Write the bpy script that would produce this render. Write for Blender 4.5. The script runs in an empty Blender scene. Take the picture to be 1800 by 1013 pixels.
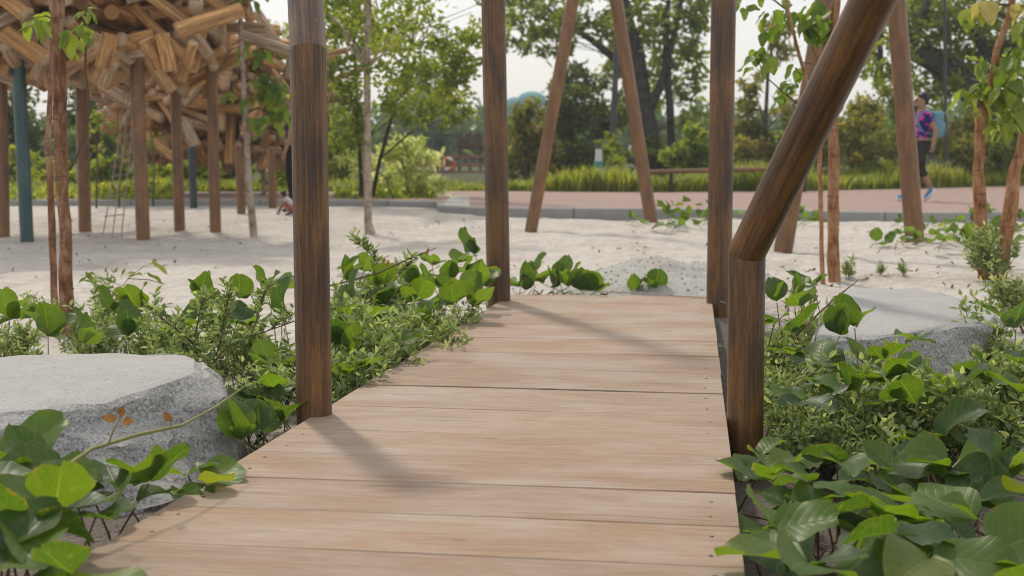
import bpy, bmesh, math, random
import numpy as np
from mathutils import Vector, Matrix, Quaternion, noise

random.seed(7)
RNG = np.random.default_rng(7)
SC = bpy.context.scene
COL = SC.collection
R = math.radians

# ------------------------------------------------------------------ camera
FPX, YH = 2250.0, 260.0                 # focal length and horizon row, in pixels of the 1800 px photograph
PITCH = math.atan((506.5 - YH) / FPX)
CAM_Z = 1.10
cam_d = bpy.data.cameras.new('camera')
cam = bpy.data.objects.new('camera', cam_d)
COL.objects.link(cam)
cam.location = (0, 0, CAM_Z)
cam.rotation_euler = (math.pi / 2 - PITCH, 0, 0)
cam_d.sensor_width = 36
cam_d.lens = 36 * FPX / 1800
cam_d.clip_start, cam_d.clip_end = 0.05, 3000
cam_d.dof.use_dof = True
cam_d.dof.focus_distance = 4.5
cam_d.dof.aperture_fstop = 3.8
SC.camera = cam

# ------------------------------------------------------------------ sky, sun, exposure
SUN_EL, SUN_AZ = R(50), math.atan2(-0.38, 0.92)      # azimuth measured from +Y towards +X
W = bpy.data.worlds.new('World')
SC.world = W
W.use_nodes = True
wn, wl = W.node_tree.nodes, W.node_tree.links
wn.clear()
sky = wn.new('ShaderNodeTexSky')
sky.sky_type = 'NISHITA'
sky.sun_disc = False
sky.sun_elevation = SUN_EL
sky.sun_rotation = SUN_AZ
sky.air_density, sky.dust_density, sky.ozone_density = 1.0, 4.0, 1.0
hz = wn.new('ShaderNodeMixRGB')                       # humid white sky: the blue is mostly washed out
hz.inputs[0].default_value = 0.72
hz.inputs[2].default_value = (6.5, 6.5, 6.4, 1)
bg = wn.new('ShaderNodeBackground')
bg.inputs[1].default_value = 0.14
wo = wn.new('ShaderNodeOutputWorld')
wl.new(sky.outputs[0], hz.inputs[1])
wl.new(hz.outputs[0], bg.inputs[0])
wl.new(bg.outputs[0], wo.inputs[0])
sun_d = bpy.data.lights.new('sun', 'SUN')
sun_d.energy = 2.1
sun_d.angle = R(4.0)
sun_d.color = (1.0, 0.91, 0.77)
sun = bpy.data.objects.new('sun', sun_d)
COL.objects.link(sun)
sdir = Vector((math.sin(SUN_AZ) * math.cos(SUN_EL), math.cos(SUN_AZ) * math.cos(SUN_EL), math.sin(SUN_EL)))
sun.rotation_euler = (-sdir).to_track_quat('-Z', 'Y').to_euler()
sun.location = sdir * 30
SC.view_settings.view_transform = 'Standard'
SC.view_settings.look = 'None'
SC.view_settings.exposure = 0.20
SC.view_settings.gamma = 1
SC.view_settings.use_curve_mapping = False
SC.render.engine = 'CYCLES'
SC.cycles.use_denoising = True
SC.cycles.max_bounces = 8
SC.cycles.filter_width = 1.05
SC.cycles.transparent_max_bounces = 8

# ------------------------------------------------------------------ measuring helpers
CT, ST = math.cos(PITCH), math.sin(PITCH)

def P(px, py, Y):
    """World point on the plane at distance Y seen at pixel (px, py) of the photograph."""
    u, v = (px - 900) / FPX, (506.5 - py) / FPX
    d = Vector((u, CT + v * ST, -ST + v * CT))
    return Vector((0, 0, CAM_Z)) + d * (Y / d.y)

def onz(px, py, z):
    u, v = (px - 900) / FPX, (506.5 - py) / FPX
    d = Vector((u, CT + v * ST, -ST + v * CT))
    return Vector((0, 0, CAM_Z)) + d * ((z - CAM_Z) / d.z)

def sst(a, b, x):
    t = min(1, max(0, (x - a) / (b - a)))
    return t * t * (3 - 2 * t)

def gz(x, y):
    """Height of the sand."""
    z = sst(5.4, 8.6, y) * (0.09 + 0.09 * sst(-1.5, 1.5, x))
    z += sst(14.5, 17, y) * 0.12 * (1 - sst(-1.5, 1.5, x))
    k = 1 - sst(17, 19, y)
    z += k * 0.030 * noise.noise((x * 0.55, y * 0.55, 0.3))
    z += k * 0.030 * noise.noise((x * 1.7, y * 1.7, 4.1)) - k * 0.030 * abs(noise.noise((x * 3.1, y * 3.1, 7.7))) + k * .012 * noise.noise((x * 6.5, y * 6.5, 1.7))
    return z

def G(px, py):
    """Point where the view ray through a pixel meets the sand."""
    lo, hi = 1.5, 60.0
    for _ in range(40):
        m = (lo + hi) / 2
        p = P(px, py, m)
        if p.z > gz(p.x, p.y): lo = m
        else: hi = m
    return P(px, py, lo)

def mpp(Y): return Y / FPX

# ------------------------------------------------------------------ object helpers
class MB:
    """Collects polygons (with optional uv and per-face tint) into one mesh."""
    def __init__(s): s.v, s.f, s.uv, s.t, s.mi = [], [], [], [], []
    def face(s, idx, uv=None, tint=0.5, mi=0):
        s.f.append(tuple(idx)); s.uv.append(uv or [(0, 0)] * len(idx)); s.t.append(tint); s.mi.append(mi)
    def tube(s, pts, rad, sides=8, caps=True, tint=0.5, cut0=None, cut1=None, v0=0.0, mi=0):
        pts = [Vector(p) for p in pts]
        if not hasattr(rad, '__len__'): rad = [rad] * len(pts)
        n = len(pts); base = len(s.v)
        tang = []
        for i in range(n):
            a = pts[max(0, i - 1)]; b = pts[min(n - 1, i + 1)]
            d = (b - a); tang.append(d.normalized() if d.length > 1e-9 else Vector((0, 0, 1)))
        up = Vector((0, 1, 0)) if abs(tang[0].y) < 0.9 else Vector((1, 0, 0))
        u = (up - tang[0] * up.dot(tang[0])).normalized()
        L = v0; Ls = []
        for i in range(n):
            u = (u - tang[i] * u.dot(tang[i])).normalized()
            w = tang[i].cross(u)
            if i: L += (pts[i] - pts[i - 1]).length
            Ls.append(L)
            cut = cut0 if i == 0 else cut1 if i == n - 1 else None
            for k in range(sides):
                a = 2 * math.pi * k / sides
                o = (u * math.cos(a) + w * math.sin(a)) * rad[i]
                if cut is not None: o = o - tang[i] * (o.dot(cut) / tang[i].dot(cut))
                s.v.append(pts[i] + o)
        for i in range(n - 1):
            for k in range(sides):
                k2 = (k + 1) % sides
                a, b = base + i * sides + k, base + i * sides + k2
                c, d = a + sides, b + sides
                r = max(rad[i], 1e-4)
                ua, ub = 2 * math.pi * k / sides * r, 2 * math.pi * (k + 1) / sides * r
                s.face((a, b, d, c), [(ua, Ls[i]), (ub, Ls[i]), (ub, Ls[i + 1]), (ua, Ls[i + 1])], tint, mi)
        if caps:
            s.face(range(base + sides - 1, base - 1, -1), None, tint, mi)
            s.face(range(base + (n - 1) * sides, base + n * sides), None, tint, mi)
    def box(s, c, size, rot=None, tint=0.5, mi=0):
        b = len(s.v)
        for dx in (-.5, .5):
            for dy in (-.5, .5):
                for dz in (-.5, .5):
                    o = Vector((dx * size[0], dy * size[1], dz * size[2]))
                    if rot is not None: o = rot @ o
                    s.v.append(Vector(c) + o)
        for q in ((0, 1, 3, 2), (4, 6, 7, 5), (0, 4, 5, 1), (2, 3, 7, 6), (0, 2, 6, 4), (1, 5, 7, 3)):
            s.face([b + i for i in q], None, tint, mi)
    def ball(s, c, r, seg=10, rings=7, rot=None, tint=0.5):
        b = len(s.v)
        if not hasattr(r, '__len__'): r = (r, r, r)
        for i in range(rings + 1):
            th = math.pi * i / rings
            for k in range(seg):
                ph = 2 * math.pi * k / seg
                o = Vector((r[0] * math.sin(th) * math.cos(ph), r[1] * math.sin(th) * math.sin(ph), r[2] * math.cos(th)))
                if rot is not None: o = rot @ o
                s.v.append(Vector(c) + o)
        for i in range(rings):
            for k in range(seg):
                a, d = b + i * seg + k, b + i * seg + (k + 1) % seg
                s.face((a, a + seg, d + seg, d), None, tint)
    def mesh(s, name, mats, smooth=True, auto=None):
        me = bpy.data.meshes.new(name)
        me.from_pydata([tuple(v) for v in s.v], [], s.f)
        for m in (mats if isinstance(mats, (list, tuple)) else [mats]): me.materials.append(m)
        uvl = me.uv_layers.new(name='UVMap')
        flat = np.array([c for f in s.uv for p in f for c in p], dtype=np.float32)
        uvl.data.foreach_set('uv', flat)
        at = me.attributes.new('tint', 'FLOAT', 'FACE')
        at.data.foreach_set('value', np.array(s.t, dtype=np.float32))
        me.polygons.foreach_set('material_index', np.array(s.mi, dtype=np.int32))
        me.polygons.foreach_set('use_smooth', np.full(len(s.f), smooth))
        me.update()
        if auto is not None: me.set_sharp_from_angle(angle=R(auto))
        return me
    def build(s, name, mats, parent=None, smooth=True, auto=65):
        return link(name, s.mesh(name, mats, smooth, auto), parent)

def link(name, data, parent=None):
    o = bpy.data.objects.new(name, data)
    COL.objects.link(o)
    if parent is not None:
        o.parent = parent
        par = parent; off = Vector((0, 0, 0))
        while par is not None: off += Vector(par.location); par = par.parent
        if isinstance(data, bpy.types.Mesh) and data.users == 1:      # built in world coordinates: move into the parent's frame
            data.transform(Matrix.Translation(-off))
    return o

def tag(o, label=None, cat=None, group=None, kind=None):
    if label: o['label'] = label
    if cat: o['category'] = cat
    if group: o['group'] = group
    if kind: o['kind'] = kind
    return o

def thing(name, label, cat, loc, group=None):
    o = bpy.data.objects.new(name, None)
    COL.objects.link(o)
    o.empty_display_size = 0.2
    o.location = loc
    return tag(o, label, cat, group)

def np_mesh(name, verts, nper, mats, tint=None, smooth=False, uv=None, shape=None):
    """Mesh of equal polygons; verts is (count*nper, 3); shape = list of local index tuples per piece."""
    cnt = len(verts) // nper
    shape = shape or [tuple(range(nper))]
    me = bpy.data.meshes.new(name)
    nl = sum(len(q) for q in shape)
    me.vertices.add(len(verts)); me.vertices.foreach_set('co', np.ascontiguousarray(verts, dtype=np.float32).ravel())
    loc = np.concatenate([np.array(q) for q in shape])
    idx = (np.arange(cnt)[:, None] * nper + loc[None, :]).ravel()
    me.loops.add(len(idx)); me.loops.foreach_set('vertex_index', idx.astype(np.int32))
    lens = np.array([len(q) for q in shape]); st = np.concatenate([[0], np.cumsum(lens)[:-1]])
    starts = (np.arange(cnt)[:, None] * nl + st[None, :]).ravel()
    me.polygons.add(cnt * len(shape)); me.polygons.foreach_set('loop_start', starts.astype(np.int32))
    me.polygons.foreach_set('use_smooth', np.full(cnt * len(shape), smooth))
    at = me.attributes.new('tint', 'FLOAT', 'FACE')
    t = np.full(cnt, .5) if tint is None else np.asarray(tint)
    at.data.foreach_set('value', np.repeat(t, len(shape)).astype(np.float32))
    me.materials.append(mats)
    me.update(calc_edges=True)
    me.validate()
    return me

def leaf_cloud(name, pts, ln, wd, mat, parent=None, tint=None, upbias=0.6, droop=0.0, fold=0.25, dirs=None):
    """Leaf blades, two folded halves each, at the given points."""
    pts = np.asarray(pts, dtype=float); n = len(pts)
    if dirs is None:
        d = RNG.normal(size=(n, 3)); d[:, 2] -= droop
    else:
        d = np.asarray(dirs, dtype=float) + RNG.normal(size=(n, 3)) * 0.25
    d /= np.linalg.norm(d, axis=1)[:, None]
    nn = RNG.normal(size=(n, 3)); nn[:, 2] += upbias * 2
    nn -= d * (nn * d).sum(1)[:, None]; nn /= np.linalg.norm(nn, axis=1)[:, None] + 1e-9
    sd = np.cross(d, nn)
    L = ln * RNG.uniform(.65, 1.25, n)[:, None]; Wd = wd * RNG.uniform(.7, 1.2, n)[:, None]
    v = np.empty((n, 6, 3))
    v[:, 0] = pts
    v[:, 1] = pts + d * L * .35 + sd * Wd * .5 + nn * Wd * fold
    v[:, 2] = pts + d * L * .75 + sd * Wd * .38 + nn * Wd * (fold - .1)
    v[:, 3] = pts + d * L - nn * L * .12
    v[:, 4] = pts + d * L * .75 - sd * Wd * .38 + nn * Wd * (fold - .1)
    v[:, 5] = pts + d * L * .35 - sd * Wd * .5 + nn * Wd * fold
    if tint is None: tint = RNG.uniform(0, 1, n)
    me = np_mesh(name, v.reshape(-1, 3), 6, mat, tint, shape=[(0, 1, 2, 3), (0, 3, 4, 5)])
    o = link(name, me, parent)
    return o

# ------------------------------------------------------------------ materials
def mat(name):
    m = bpy.data.materials.new(name); m.use_nodes = True
    nt = m.node_tree; nt.nodes.clear()
    out = nt.nodes.new('ShaderNodeOutputMaterial')
    return m, nt, out

class N:
    def __init__(s, nt): s.nt = nt
    def new(s, t, **k):
        n = s.nt.nodes.new(t)
        for a, b in k.items(): setattr(n, a, b)
        return n
    def ln(s, a, b): s.nt.links.new(a, b)
    def coords(s, kind='Object', scale=(1, 1, 1), rnd=False):
        tc = s.new('ShaderNodeTexCoord'); mp = s.new('ShaderNodeMapping')
        mp.inputs['Scale'].default_value = scale
        src = tc.outputs[kind]
        if rnd:
            oi = s.new('ShaderNodeObjectInfo'); sc = s.new('ShaderNodeVectorMath', operation='SCALE')
            cb = s.new('ShaderNodeCombineXYZ'); s.ln(oi.outputs['Random'], cb.inputs[0]); s.ln(oi.outputs['Random'], cb.inputs[1])
            s.ln(cb.outputs[0], sc.inputs[0]); sc.inputs['Scale'].default_value = 37.0
            ad = s.new('ShaderNodeVectorMath', operation='ADD'); s.ln(src, ad.inputs[0]); s.ln(sc.outputs[0], ad.inputs[1]); src = ad.outputs[0]
        s.ln(src, mp.inputs['Vector'])
        return mp.outputs[0]
    def noise(s, vec, scale, detail=4, rough=.6, dist=0):
        n = s.new('ShaderNodeTexNoise'); s.ln(vec, n.inputs['Vector'])
        n.inputs['Scale'].default_value = scale; n.inputs['Detail'].default_value = detail
        n.inputs['Roughness'].default_value = rough; n.inputs['Distortion'].default_value = dist
        return n.outputs[0]
    def ramp(s, fac, stops):
        r = s.new('ShaderNodeValToRGB'); s.ln(fac, r.inputs[0])
        e = r.color_ramp.elements
        while len(e) < len(stops): e.new(0.5)
        for i, (p, c) in enumerate(stops):
            e[i].position = p; e[i].color = (*c, 1) if len(c) == 3 else c
        return r.outputs[0]
    def mix(s, fac, a, b, blend='MIX'):
        m = s.new('ShaderNodeMixRGB', blend_type=blend)
        for i, x in ((0, fac), (1, a), (2, b)):
            if hasattr(x, 'links'): s.ln(x, m.inputs[i])
            elif i == 0: m.inputs[0].default_value = x
            else: m.inputs[i].default_value = (*x, 1)
        return m.outputs[0]
    def math(s, op, a, b=0.0):
        m = s.new('ShaderNodeMath', operation=op)
        for i, x in ((0, a), (1, b)):
            if hasattr(x, 'links'): s.ln(x, m.inputs[i])
            else: m.inputs[i].default_value = x
        return m.outputs[0]
    def bump(s, h, strength, dist=.01):
        b = s.new('ShaderNodeBump'); s.ln(h, b.inputs['Height'])
        b.inputs['Strength'].default_value = strength; b.inputs['Distance'].default_value = dist
        return b.outputs[0]
    def bsdf(s, col, rough=.6, spec=.4, normal=None):
        p = s.new('ShaderNodeBsdfPrincipled')
        if hasattr(col, 'links'): s.ln(col, p.inputs['Base Color'])
        else: p.inputs['Base Color'].default_value = (*col, 1)
        if hasattr(rough, 'links'): s.ln(rough, p.inputs['Roughness'])
        else: p.inputs['Roughness'].default_value = rough
        p.inputs['Specular IOR Level'].default_value = spec
        if normal is not None: s.ln(normal, p.inputs['Normal'])
        return p

def simple(name, col, rough=.6, spec=.4, var=.15, scale=8):
    m, nt, out = mat(name); n = N(nt)
    c = n.coords('Object')
    a = n.noise(c, scale, 4)
    col2 = n.mix(a, tuple(x * (1 - var) for x in col), tuple(min(1, x * (1 + var)) for x in col))
    b = n.bsdf(col2, rough, spec, n.bump(a, .15))
    n.ln(b.outputs[0], out.inputs[0])
    return m

def m_foliage(name, dark, mid, light, trans=.4, rough=.45, spec=.35, tcol=None):
    m, nt, out = mat(name); n = N(nt)
    at = n.new('ShaderNodeAttribute', attribute_name='tint')
    c = n.ramp(at.outputs['Fac'], [(0, dark), (.55, mid), (1, light)])
    b = n.bsdf(c, rough, spec)
    tr = n.new('ShaderNodeBsdfTranslucent')
    tc = n.mix(1.0, c, tcol or (2.5, 2.2, .8), 'MULTIPLY'); n.ln(tc, tr.inputs[0])
    mx = n.new('ShaderNodeMixShader'); mx.inputs[0].default_value = trans
    n.ln(b.outputs[0], mx.inputs[1]); n.ln(tr.outputs[0], mx.inputs[2]); n.ln(mx.outputs[0], out.inputs[0])
    return m

def m_bigleaf(name, cols, tmul=(2.3, 2.05, .5), trans=.5, spec=.45, rough=.42, vein=(.30, .38, .16)):
    m, nt, out = mat(name); n = N(nt)
    oi = n.new('ShaderNodeObjectInfo')
    c = n.ramp(oi.outputs['Random'], cols)
    uv = n.new('ShaderNodeTexCoord'); sp = n.new('ShaderNodeSeparateXYZ'); n.ln(uv.outputs['UV'], sp.inputs[0])
    at = n.math('ABSOLUTE', n.math('SUBTRACT', sp.outputs[0], .5))
    s_ = n.math('SUBTRACT', sp.outputs[1], n.math('MULTIPLY', at, .55))
    fr = n.math('ABSOLUTE', n.math('SUBTRACT', n.math('FRACT', n.math('MULTIPLY', s_, 7.0)), .5))
    side = n.math('SUBTRACT', 1.0, n.math('MINIMUM', n.math('DIVIDE', fr, .07), 1.0))
    rib = n.math('SUBTRACT', 1.0, n.math('MINIMUM', n.math('DIVIDE', at, .022), 1.0))
    v = n.math('MAXIMUM', n.math('MULTIPLY', side, .45), rib)
    oc = n.coords('Object')
    nz = n.noise(oc, 40, 4); c = n.mix(.35, c, n.mix(nz, (.55, .6, .5), (1.5, 1.4, 1.3)), 'MULTIPLY')
    spots = n.ramp(n.noise(oc, 120, 2), [(.70, (0, 0, 0)), (.74, (1, 1, 1))])
    c = n.mix(n.math('MULTIPLY', spots, .5), c, (.22, .16, .05))
    rim = n.math('ADD', n.math('MULTIPLY', at, 2.0), n.math('MULTIPLY', n.math('SUBTRACT', n.noise(oc, 9, 4, .7), .5), .9))
    c = n.mix(n.math('MULTIPLY', n.ramp(rim, [(.98, (0, 0, 0)), (1.0, (1, 1, 1))]), .6), c, (.20, .15, .05))
    dst = n.ramp(n.noise(oc, 6, 5, .7), [(.50, (0, 0, 0)), (.72, (1, 1, 1))])
    c = n.mix(n.math('MULTIPLY', dst, .35), c, (.19, .20, .13))
    c = n.mix(n.math('MULTIPLY', v, .36), c, vein)
    h = n.math('ADD', n.math('MULTIPLY', v, -.6), n.math('MULTIPLY', fr, .5))
    nb = n.bump(h, .35, .004)
    b = n.bsdf(c, rough, spec, nb)
    tr = n.new('ShaderNodeBsdfTranslucent'); n.ln(n.mix(1.0, c, tmul, 'MULTIPLY'), tr.inputs[0])
    mx = n.new('ShaderNodeMixShader'); mx.inputs[0].default_value = trans
    n.ln(b.outputs[0], mx.inputs[1]); n.ln(tr.outputs[0], mx.inputs[2]); n.ln(mx.outputs[0], out.inputs[0])
    return m

def m_deck():
    m, nt, out = mat('weathered_deck_timber'); n = N(nt)
    c = n.coords('UV', (1, 1, 1), rnd=True)
    def sc(v): 
        mp = n.new('ShaderNodeMapping'); mp.inputs['Scale'].default_value = v; n.ln(c, mp.inputs[0]); return mp.outputs[0]
    fine = n.noise(sc((6.5, 120, 1)), 1.0, 6, .75, .2)
    grain = n.noise(sc((.9, 26, 1)), 1.6, 5, .65, 1.1)
    wav = n.noise(sc((1.0, 9, 1)), 1.5, 3, .5, 2.2)
    rings = n.math('FRACT', n.math('MULTIPLY', wav, 9.0))
    rings = n.math('ABSOLUTE', n.math('SUBTRACT', rings, .5))
    blot = n.noise(sc((1.1, 2.4, 1)), 1.6, 5, .62)
    oi = n.new('ShaderNodeObjectInfo')
    base = n.ramp(oi.outputs['Random'], [(0, (.315, .205, .128)), (.35, (.270, .184, .124)), (.7, (.350, .245, .165)), (1, (.285, .196, .135))])
    col = n.mix(n.ramp(grain, [(.3, (0, 0, 0)), (.72, (1, 1, 1))]), n.mix(1.0, base, (.88, .85, .82), 'MULTIPLY'), n.mix(1.0, base, (1.08, 1.08, 1.08), 'MULTIPLY'))
    col = n.mix(n.math('MULTIPLY', n.ramp(rings, [(.0, (1, 1, 1)), (.2, (0, 0, 0))]), .22), col, (.26, .15, .095))
    col = n.mix(n.math('MULTIPLY', n.ramp(fine, [(.38, (1, 1, 1)), (.50, (0, 0, 0))]), .75), col, (.20, .145, .11))
    pale = n.noise(sc((3.5, 75, 1)), 1.3, 5, .7, .2)
    col = n.mix(n.math('MULTIPLY', n.ramp(pale, [(.53, (0, 0, 0)), (.66, (1, 1, 1))]), .45), col, (.41, .33, .265))
    col = n.mix(n.math('MULTIPLY', n.ramp(blot, [(.42, (0, 0, 0)), (.66, (1, 1, 1))]), .62), col, (.40, .345, .30))
    gry = n.noise(sc((.7, 14, 1)), 2.3, 5, .7, .4)
    col = n.mix(n.math('MULTIPLY', n.ramp(gry, [(.57, (0, 0, 0)), (.70, (1, 1, 1))]), .7), col, (.24, .205, .175))
    lines = n.noise(sc((2.2, 58, 1)), 1.0, 5, .72, .8)
    col = n.mix(n.math('MULTIPLY', n.ramp(lines, [(.36, (1, 1, 1)), (.47, (0, 0, 0))]), .50), col, (.185, .13, .095))
    col = n.mix(n.math('MULTIPLY', n.ramp(lines, [(.56, (0, 0, 0)), (.66, (1, 1, 1))]), .4), col, (.44, .345, .27))
    cracks = n.noise(sc((.55, 38, 1)), 1.7, 2, .4, .3)
    col = n.mix(n.math('MULTIPLY', n.ramp(cracks, [(.735, (0, 0, 0)), (.76, (1, 1, 1))]), .8), col, (.09, .065, .05))
    knots = n.ramp(n.noise(sc((5, 9, 1)), 1.2, 1, .3, .6), [(.74, (0, 0, 0)), (.80, (1, 1, 1))])
    col = n.mix(n.math('MULTIPLY', knots, .6), col, (.19, .12, .075))
    b = n.bsdf(col, .7, .25, n.bump(n.math('ADD', fine, n.math('MULTIPLY', grain, .6)), .35, .004))
    n.ln(b.outputs[0], out.inputs[0]); return m

def m_post(name='wood_grain_painted_steel', a=(.22, .102, .028), d=(.034, .021, .018)):
    m, nt, out = mat(name); n = N(nt)
    c = n.coords('UV', (1, 1, 1), rnd=True)
    def sc(v):
        mp = n.new('ShaderNodeMapping'); mp.inputs['Scale'].default_value = v; n.ln(c, mp.inputs[0]); return mp.outputs[0]
    big = n.noise(sc((22, 2.0, 1)), 1.0, 3, .5, .5)
    streak = n.noise(sc((120, 2.2, 1)), 1.0, 6, .76, .3)
    fine = n.noise(sc((330, 12, 1)), 1.0, 5, .7)
    patch = n.noise(sc((9, 3.2, 1)), 1.0, 3, .5, .4)
    k = n.math('ADD', n.math('ADD', n.math('MULTIPLY', big, .25), n.math('MULTIPLY', patch, .30)), n.math('MULTIPLY', streak, .53))
    col = n.ramp(k, [(.44, d), (.53, tuple(.5 * (x + y) for x, y in zip(a, d))), (.60, a), (.80, tuple(x * 1.5 for x in a))])
    col = n.mix(n.math('MULTIPLY', n.ramp(fine, [(.40, (1, 1, 1)), (.52, (0, 0, 0))]), .6), col, tuple(x * .75 for x in d))
    chips = n.ramp(n.noise(sc((60, 55, 1)), 1.3, 1, .3), [(.80, (0, 0, 0)), (.82, (1, 1, 1))])
    col = n.mix(n.math('MULTIPLY', chips, .5), col, (.4, .36, .33))
    b = n.bsdf(col, n.ramp(streak, [(.3, (.46, .46, .46)), (.7, (.30, .30, .30))]), .55, n.bump(fine, .12, .002))
    n.ln(b.outputs[0], out.inputs[0]); return m

def m_sand():
    m, nt, out = mat('pale_sand'); n = N(nt)
    c = n.coords('Object')
    a = n.noise(c, 1.3, 5, .6); b_ = n.noise(c, 9, 6, .7); g = n.noise(c, 220, 2, .6)
    col = n.ramp(a, [(.3, (.57, .515, .455)), (.5, (.66, .61, .555)), (.7, (.70, .655, .61))])
    col = n.mix(.45, col, n.mix(n.ramp(b_, [(.3, (0, 0, 0)), (.7, (1, 1, 1))]), (.60, .58, .56), (1.25, 1.24, 1.23)), 'MULTIPLY')
    col = n.mix(.35, col, n.mix(g, (.4, .4, .4), (1.5, 1.5, 1.5)), 'MULTIPLY')
    bits = n.ramp(n.noise(c, 34, 2, .4), [(.70, (0, 0, 0)), (.73, (1, 1, 1))])
    col = n.mix(n.math('MULTIPLY', bits, .45), col, (.20, .15, .11))
    # beyond the path: planted soil
    ge = n.new('ShaderNodeNewGeometry'); sp = n.new('ShaderNodeSeparateXYZ'); n.ln(ge.outputs['Position'], sp.inputs[0])
    far = n.ramp(n.math('DIVIDE', sp.outputs[1], 100.0), [(.215, (0, 0, 0)), (.222, (1, 1, 1))])
    col = n.mix(far, col, n.ramp(n.noise(c, .8, 5), [(.35, (.06, .075, .025)), (.65, (.10, .11, .04))]))
    # leaf litter and painted-in shade under the planting and along the deck edges
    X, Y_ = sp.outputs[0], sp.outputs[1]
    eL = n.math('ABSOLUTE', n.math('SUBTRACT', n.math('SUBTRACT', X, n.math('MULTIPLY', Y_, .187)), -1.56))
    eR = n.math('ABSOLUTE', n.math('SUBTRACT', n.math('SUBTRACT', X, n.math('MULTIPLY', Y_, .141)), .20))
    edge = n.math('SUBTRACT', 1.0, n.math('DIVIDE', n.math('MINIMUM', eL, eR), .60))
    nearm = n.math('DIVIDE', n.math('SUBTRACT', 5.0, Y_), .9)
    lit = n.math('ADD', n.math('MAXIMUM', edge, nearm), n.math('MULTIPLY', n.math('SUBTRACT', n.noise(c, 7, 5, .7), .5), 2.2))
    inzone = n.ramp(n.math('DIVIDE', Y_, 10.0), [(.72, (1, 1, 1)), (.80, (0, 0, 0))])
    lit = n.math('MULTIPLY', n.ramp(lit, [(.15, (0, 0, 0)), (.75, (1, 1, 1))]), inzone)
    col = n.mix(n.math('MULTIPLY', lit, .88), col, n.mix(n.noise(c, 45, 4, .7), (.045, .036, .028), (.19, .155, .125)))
    h = n.math('ADD', n.math('MULTIPLY', n.noise(c, 5, 5, .65), 1.0), n.math('MULTIPLY', g, .06))
    b = n.bsdf(col, .9, .15, n.bump(n.math('ADD', h, n.math('MULTIPLY', n.noise(c, 22, 4, .7), .35)), 1.0, .11))
    n.ln(b.outputs[0], out.inputs[0]); return m

def m_granite(name, dusty=True):
    m, nt, out = mat(name); n = N(nt)
    c = n.coords('Object')
    sp1 = n.noise(c, 95, 4, .75); sp2 = n.noise(c, 30, 5, .7); big = n.noise(c, 4, 4, .6)
    col = n.ramp(sp1, [(.34, (.13, .13, .13)), (.46, (.32, .32, .315)), (.56, (.46, .455, .44)), (.72, (.68, .67, .65))])
    col = n.mix(.7, col, n.mix(sp2, (.5, .5, .51), (1.5, 1.48, 1.45)), 'MULTIPLY')
    col = n.mix(.35, col, n.mix(big, (.5, .5, .5), (1.5, 1.45, 1.4)), 'MULTIPLY')
    ge = n.new('ShaderNodeNewGeometry'); s = n.new('ShaderNodeSeparateXYZ'); n.ln(ge.outputs['True Normal' if 'True Normal' in ge.outputs else 'Normal'], s.inputs[0])
    up = n.math('ADD', s.outputs[2], n.math('MULTIPLY', n.math('SUBTRACT', sp2, .5), .5))
    k = n.ramp(up, [(.55, (0, 0, 0)), (.98, (.82, .82, .82))])
    dust = n.mix(n.noise(c, 7, 6, .7), (.27, .265, .25), (.42, .41, .395))
    dust = n.mix(.35, dust, n.mix(sp1, (.6, .6, .6), (1.35, 1.35, 1.35)), 'MULTIPLY')
    pits = n.ramp(n.noise(c, 42, 2, .3), [(.71, (0, 0, 0)), (.75, (1, 1, 1))])
    dust = n.mix(n.math('MULTIPLY', pits, .5), dust, (.13, .13, .13))
    col = n.mix(k, col, dust)
    h = n.math('ADD', n.math('MULTIPLY', sp2, .8), n.math('MULTIPLY', sp1, .35))
    nb = n.new('ShaderNodeBump'); nb.inputs['Distance'].default_value = .03
    n.ln(h, nb.inputs['Height']); n.ln(n.ramp(k, [(0, (.8, .8, .8)), (1, (.18, .18, .18))]), nb.inputs['Strength'])
    b = n.bsdf(col, .85, .25, nb.outputs[0])
    n.ln(b.outputs[0], out.inputs[0]); return m

def m_log():
    m, nt, out = mat('peeled_log'); n = N(nt)
    c = n.coords('UV', (1, 1, 1), rnd=True)
    def sc(v):
        mp = n.new('ShaderNodeMapping'); mp.inputs['Scale'].default_value = v; n.ln(c, mp.inputs[0]); return mp.outputs[0]
    oi = n.new('ShaderNodeObjectInfo')
    base = n.ramp(oi.outputs['Random'], [(0, (.42, .225, .085)), (.35, (.53, .30, .125)), (.7, (.48, .31, .17)), (1, (.42, .32, .23))])
    s1 = n.noise(sc((14, 1.6, 1)), 1.4, 5, .7, .4); s2 = n.noise(sc((4, 3, 1)), 1.5, 4)
    s3 = n.noise(sc((40, 3, 1)), 1.3, 5, .75, .3)
    col = n.mix(.9, base, n.mix(n.ramp(s1, [(.33, (0, 0, 0)), (.62, (1, 1, 1))]), (.28, .25, .24), (1.4, 1.4, 1.4)), 'MULTIPLY')
    col = n.mix(n.math('MULTIPLY', n.ramp(s3, [(.36, (1, 1, 1)), (.46, (0, 0, 0))]), .75), col, (.07, .045, .03))
    col = n.mix(n.math('MULTIPLY', n.ramp(s2, [(.55, (0, 0, 0)), (.75, (1, 1, 1))]), .6), col, (.15, .085, .045))
    b = n.bsdf(col, .75, .25, n.bump(s1, .4, .01))
    n.ln(b.outputs[0], out.inputs[0]); return m

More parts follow.
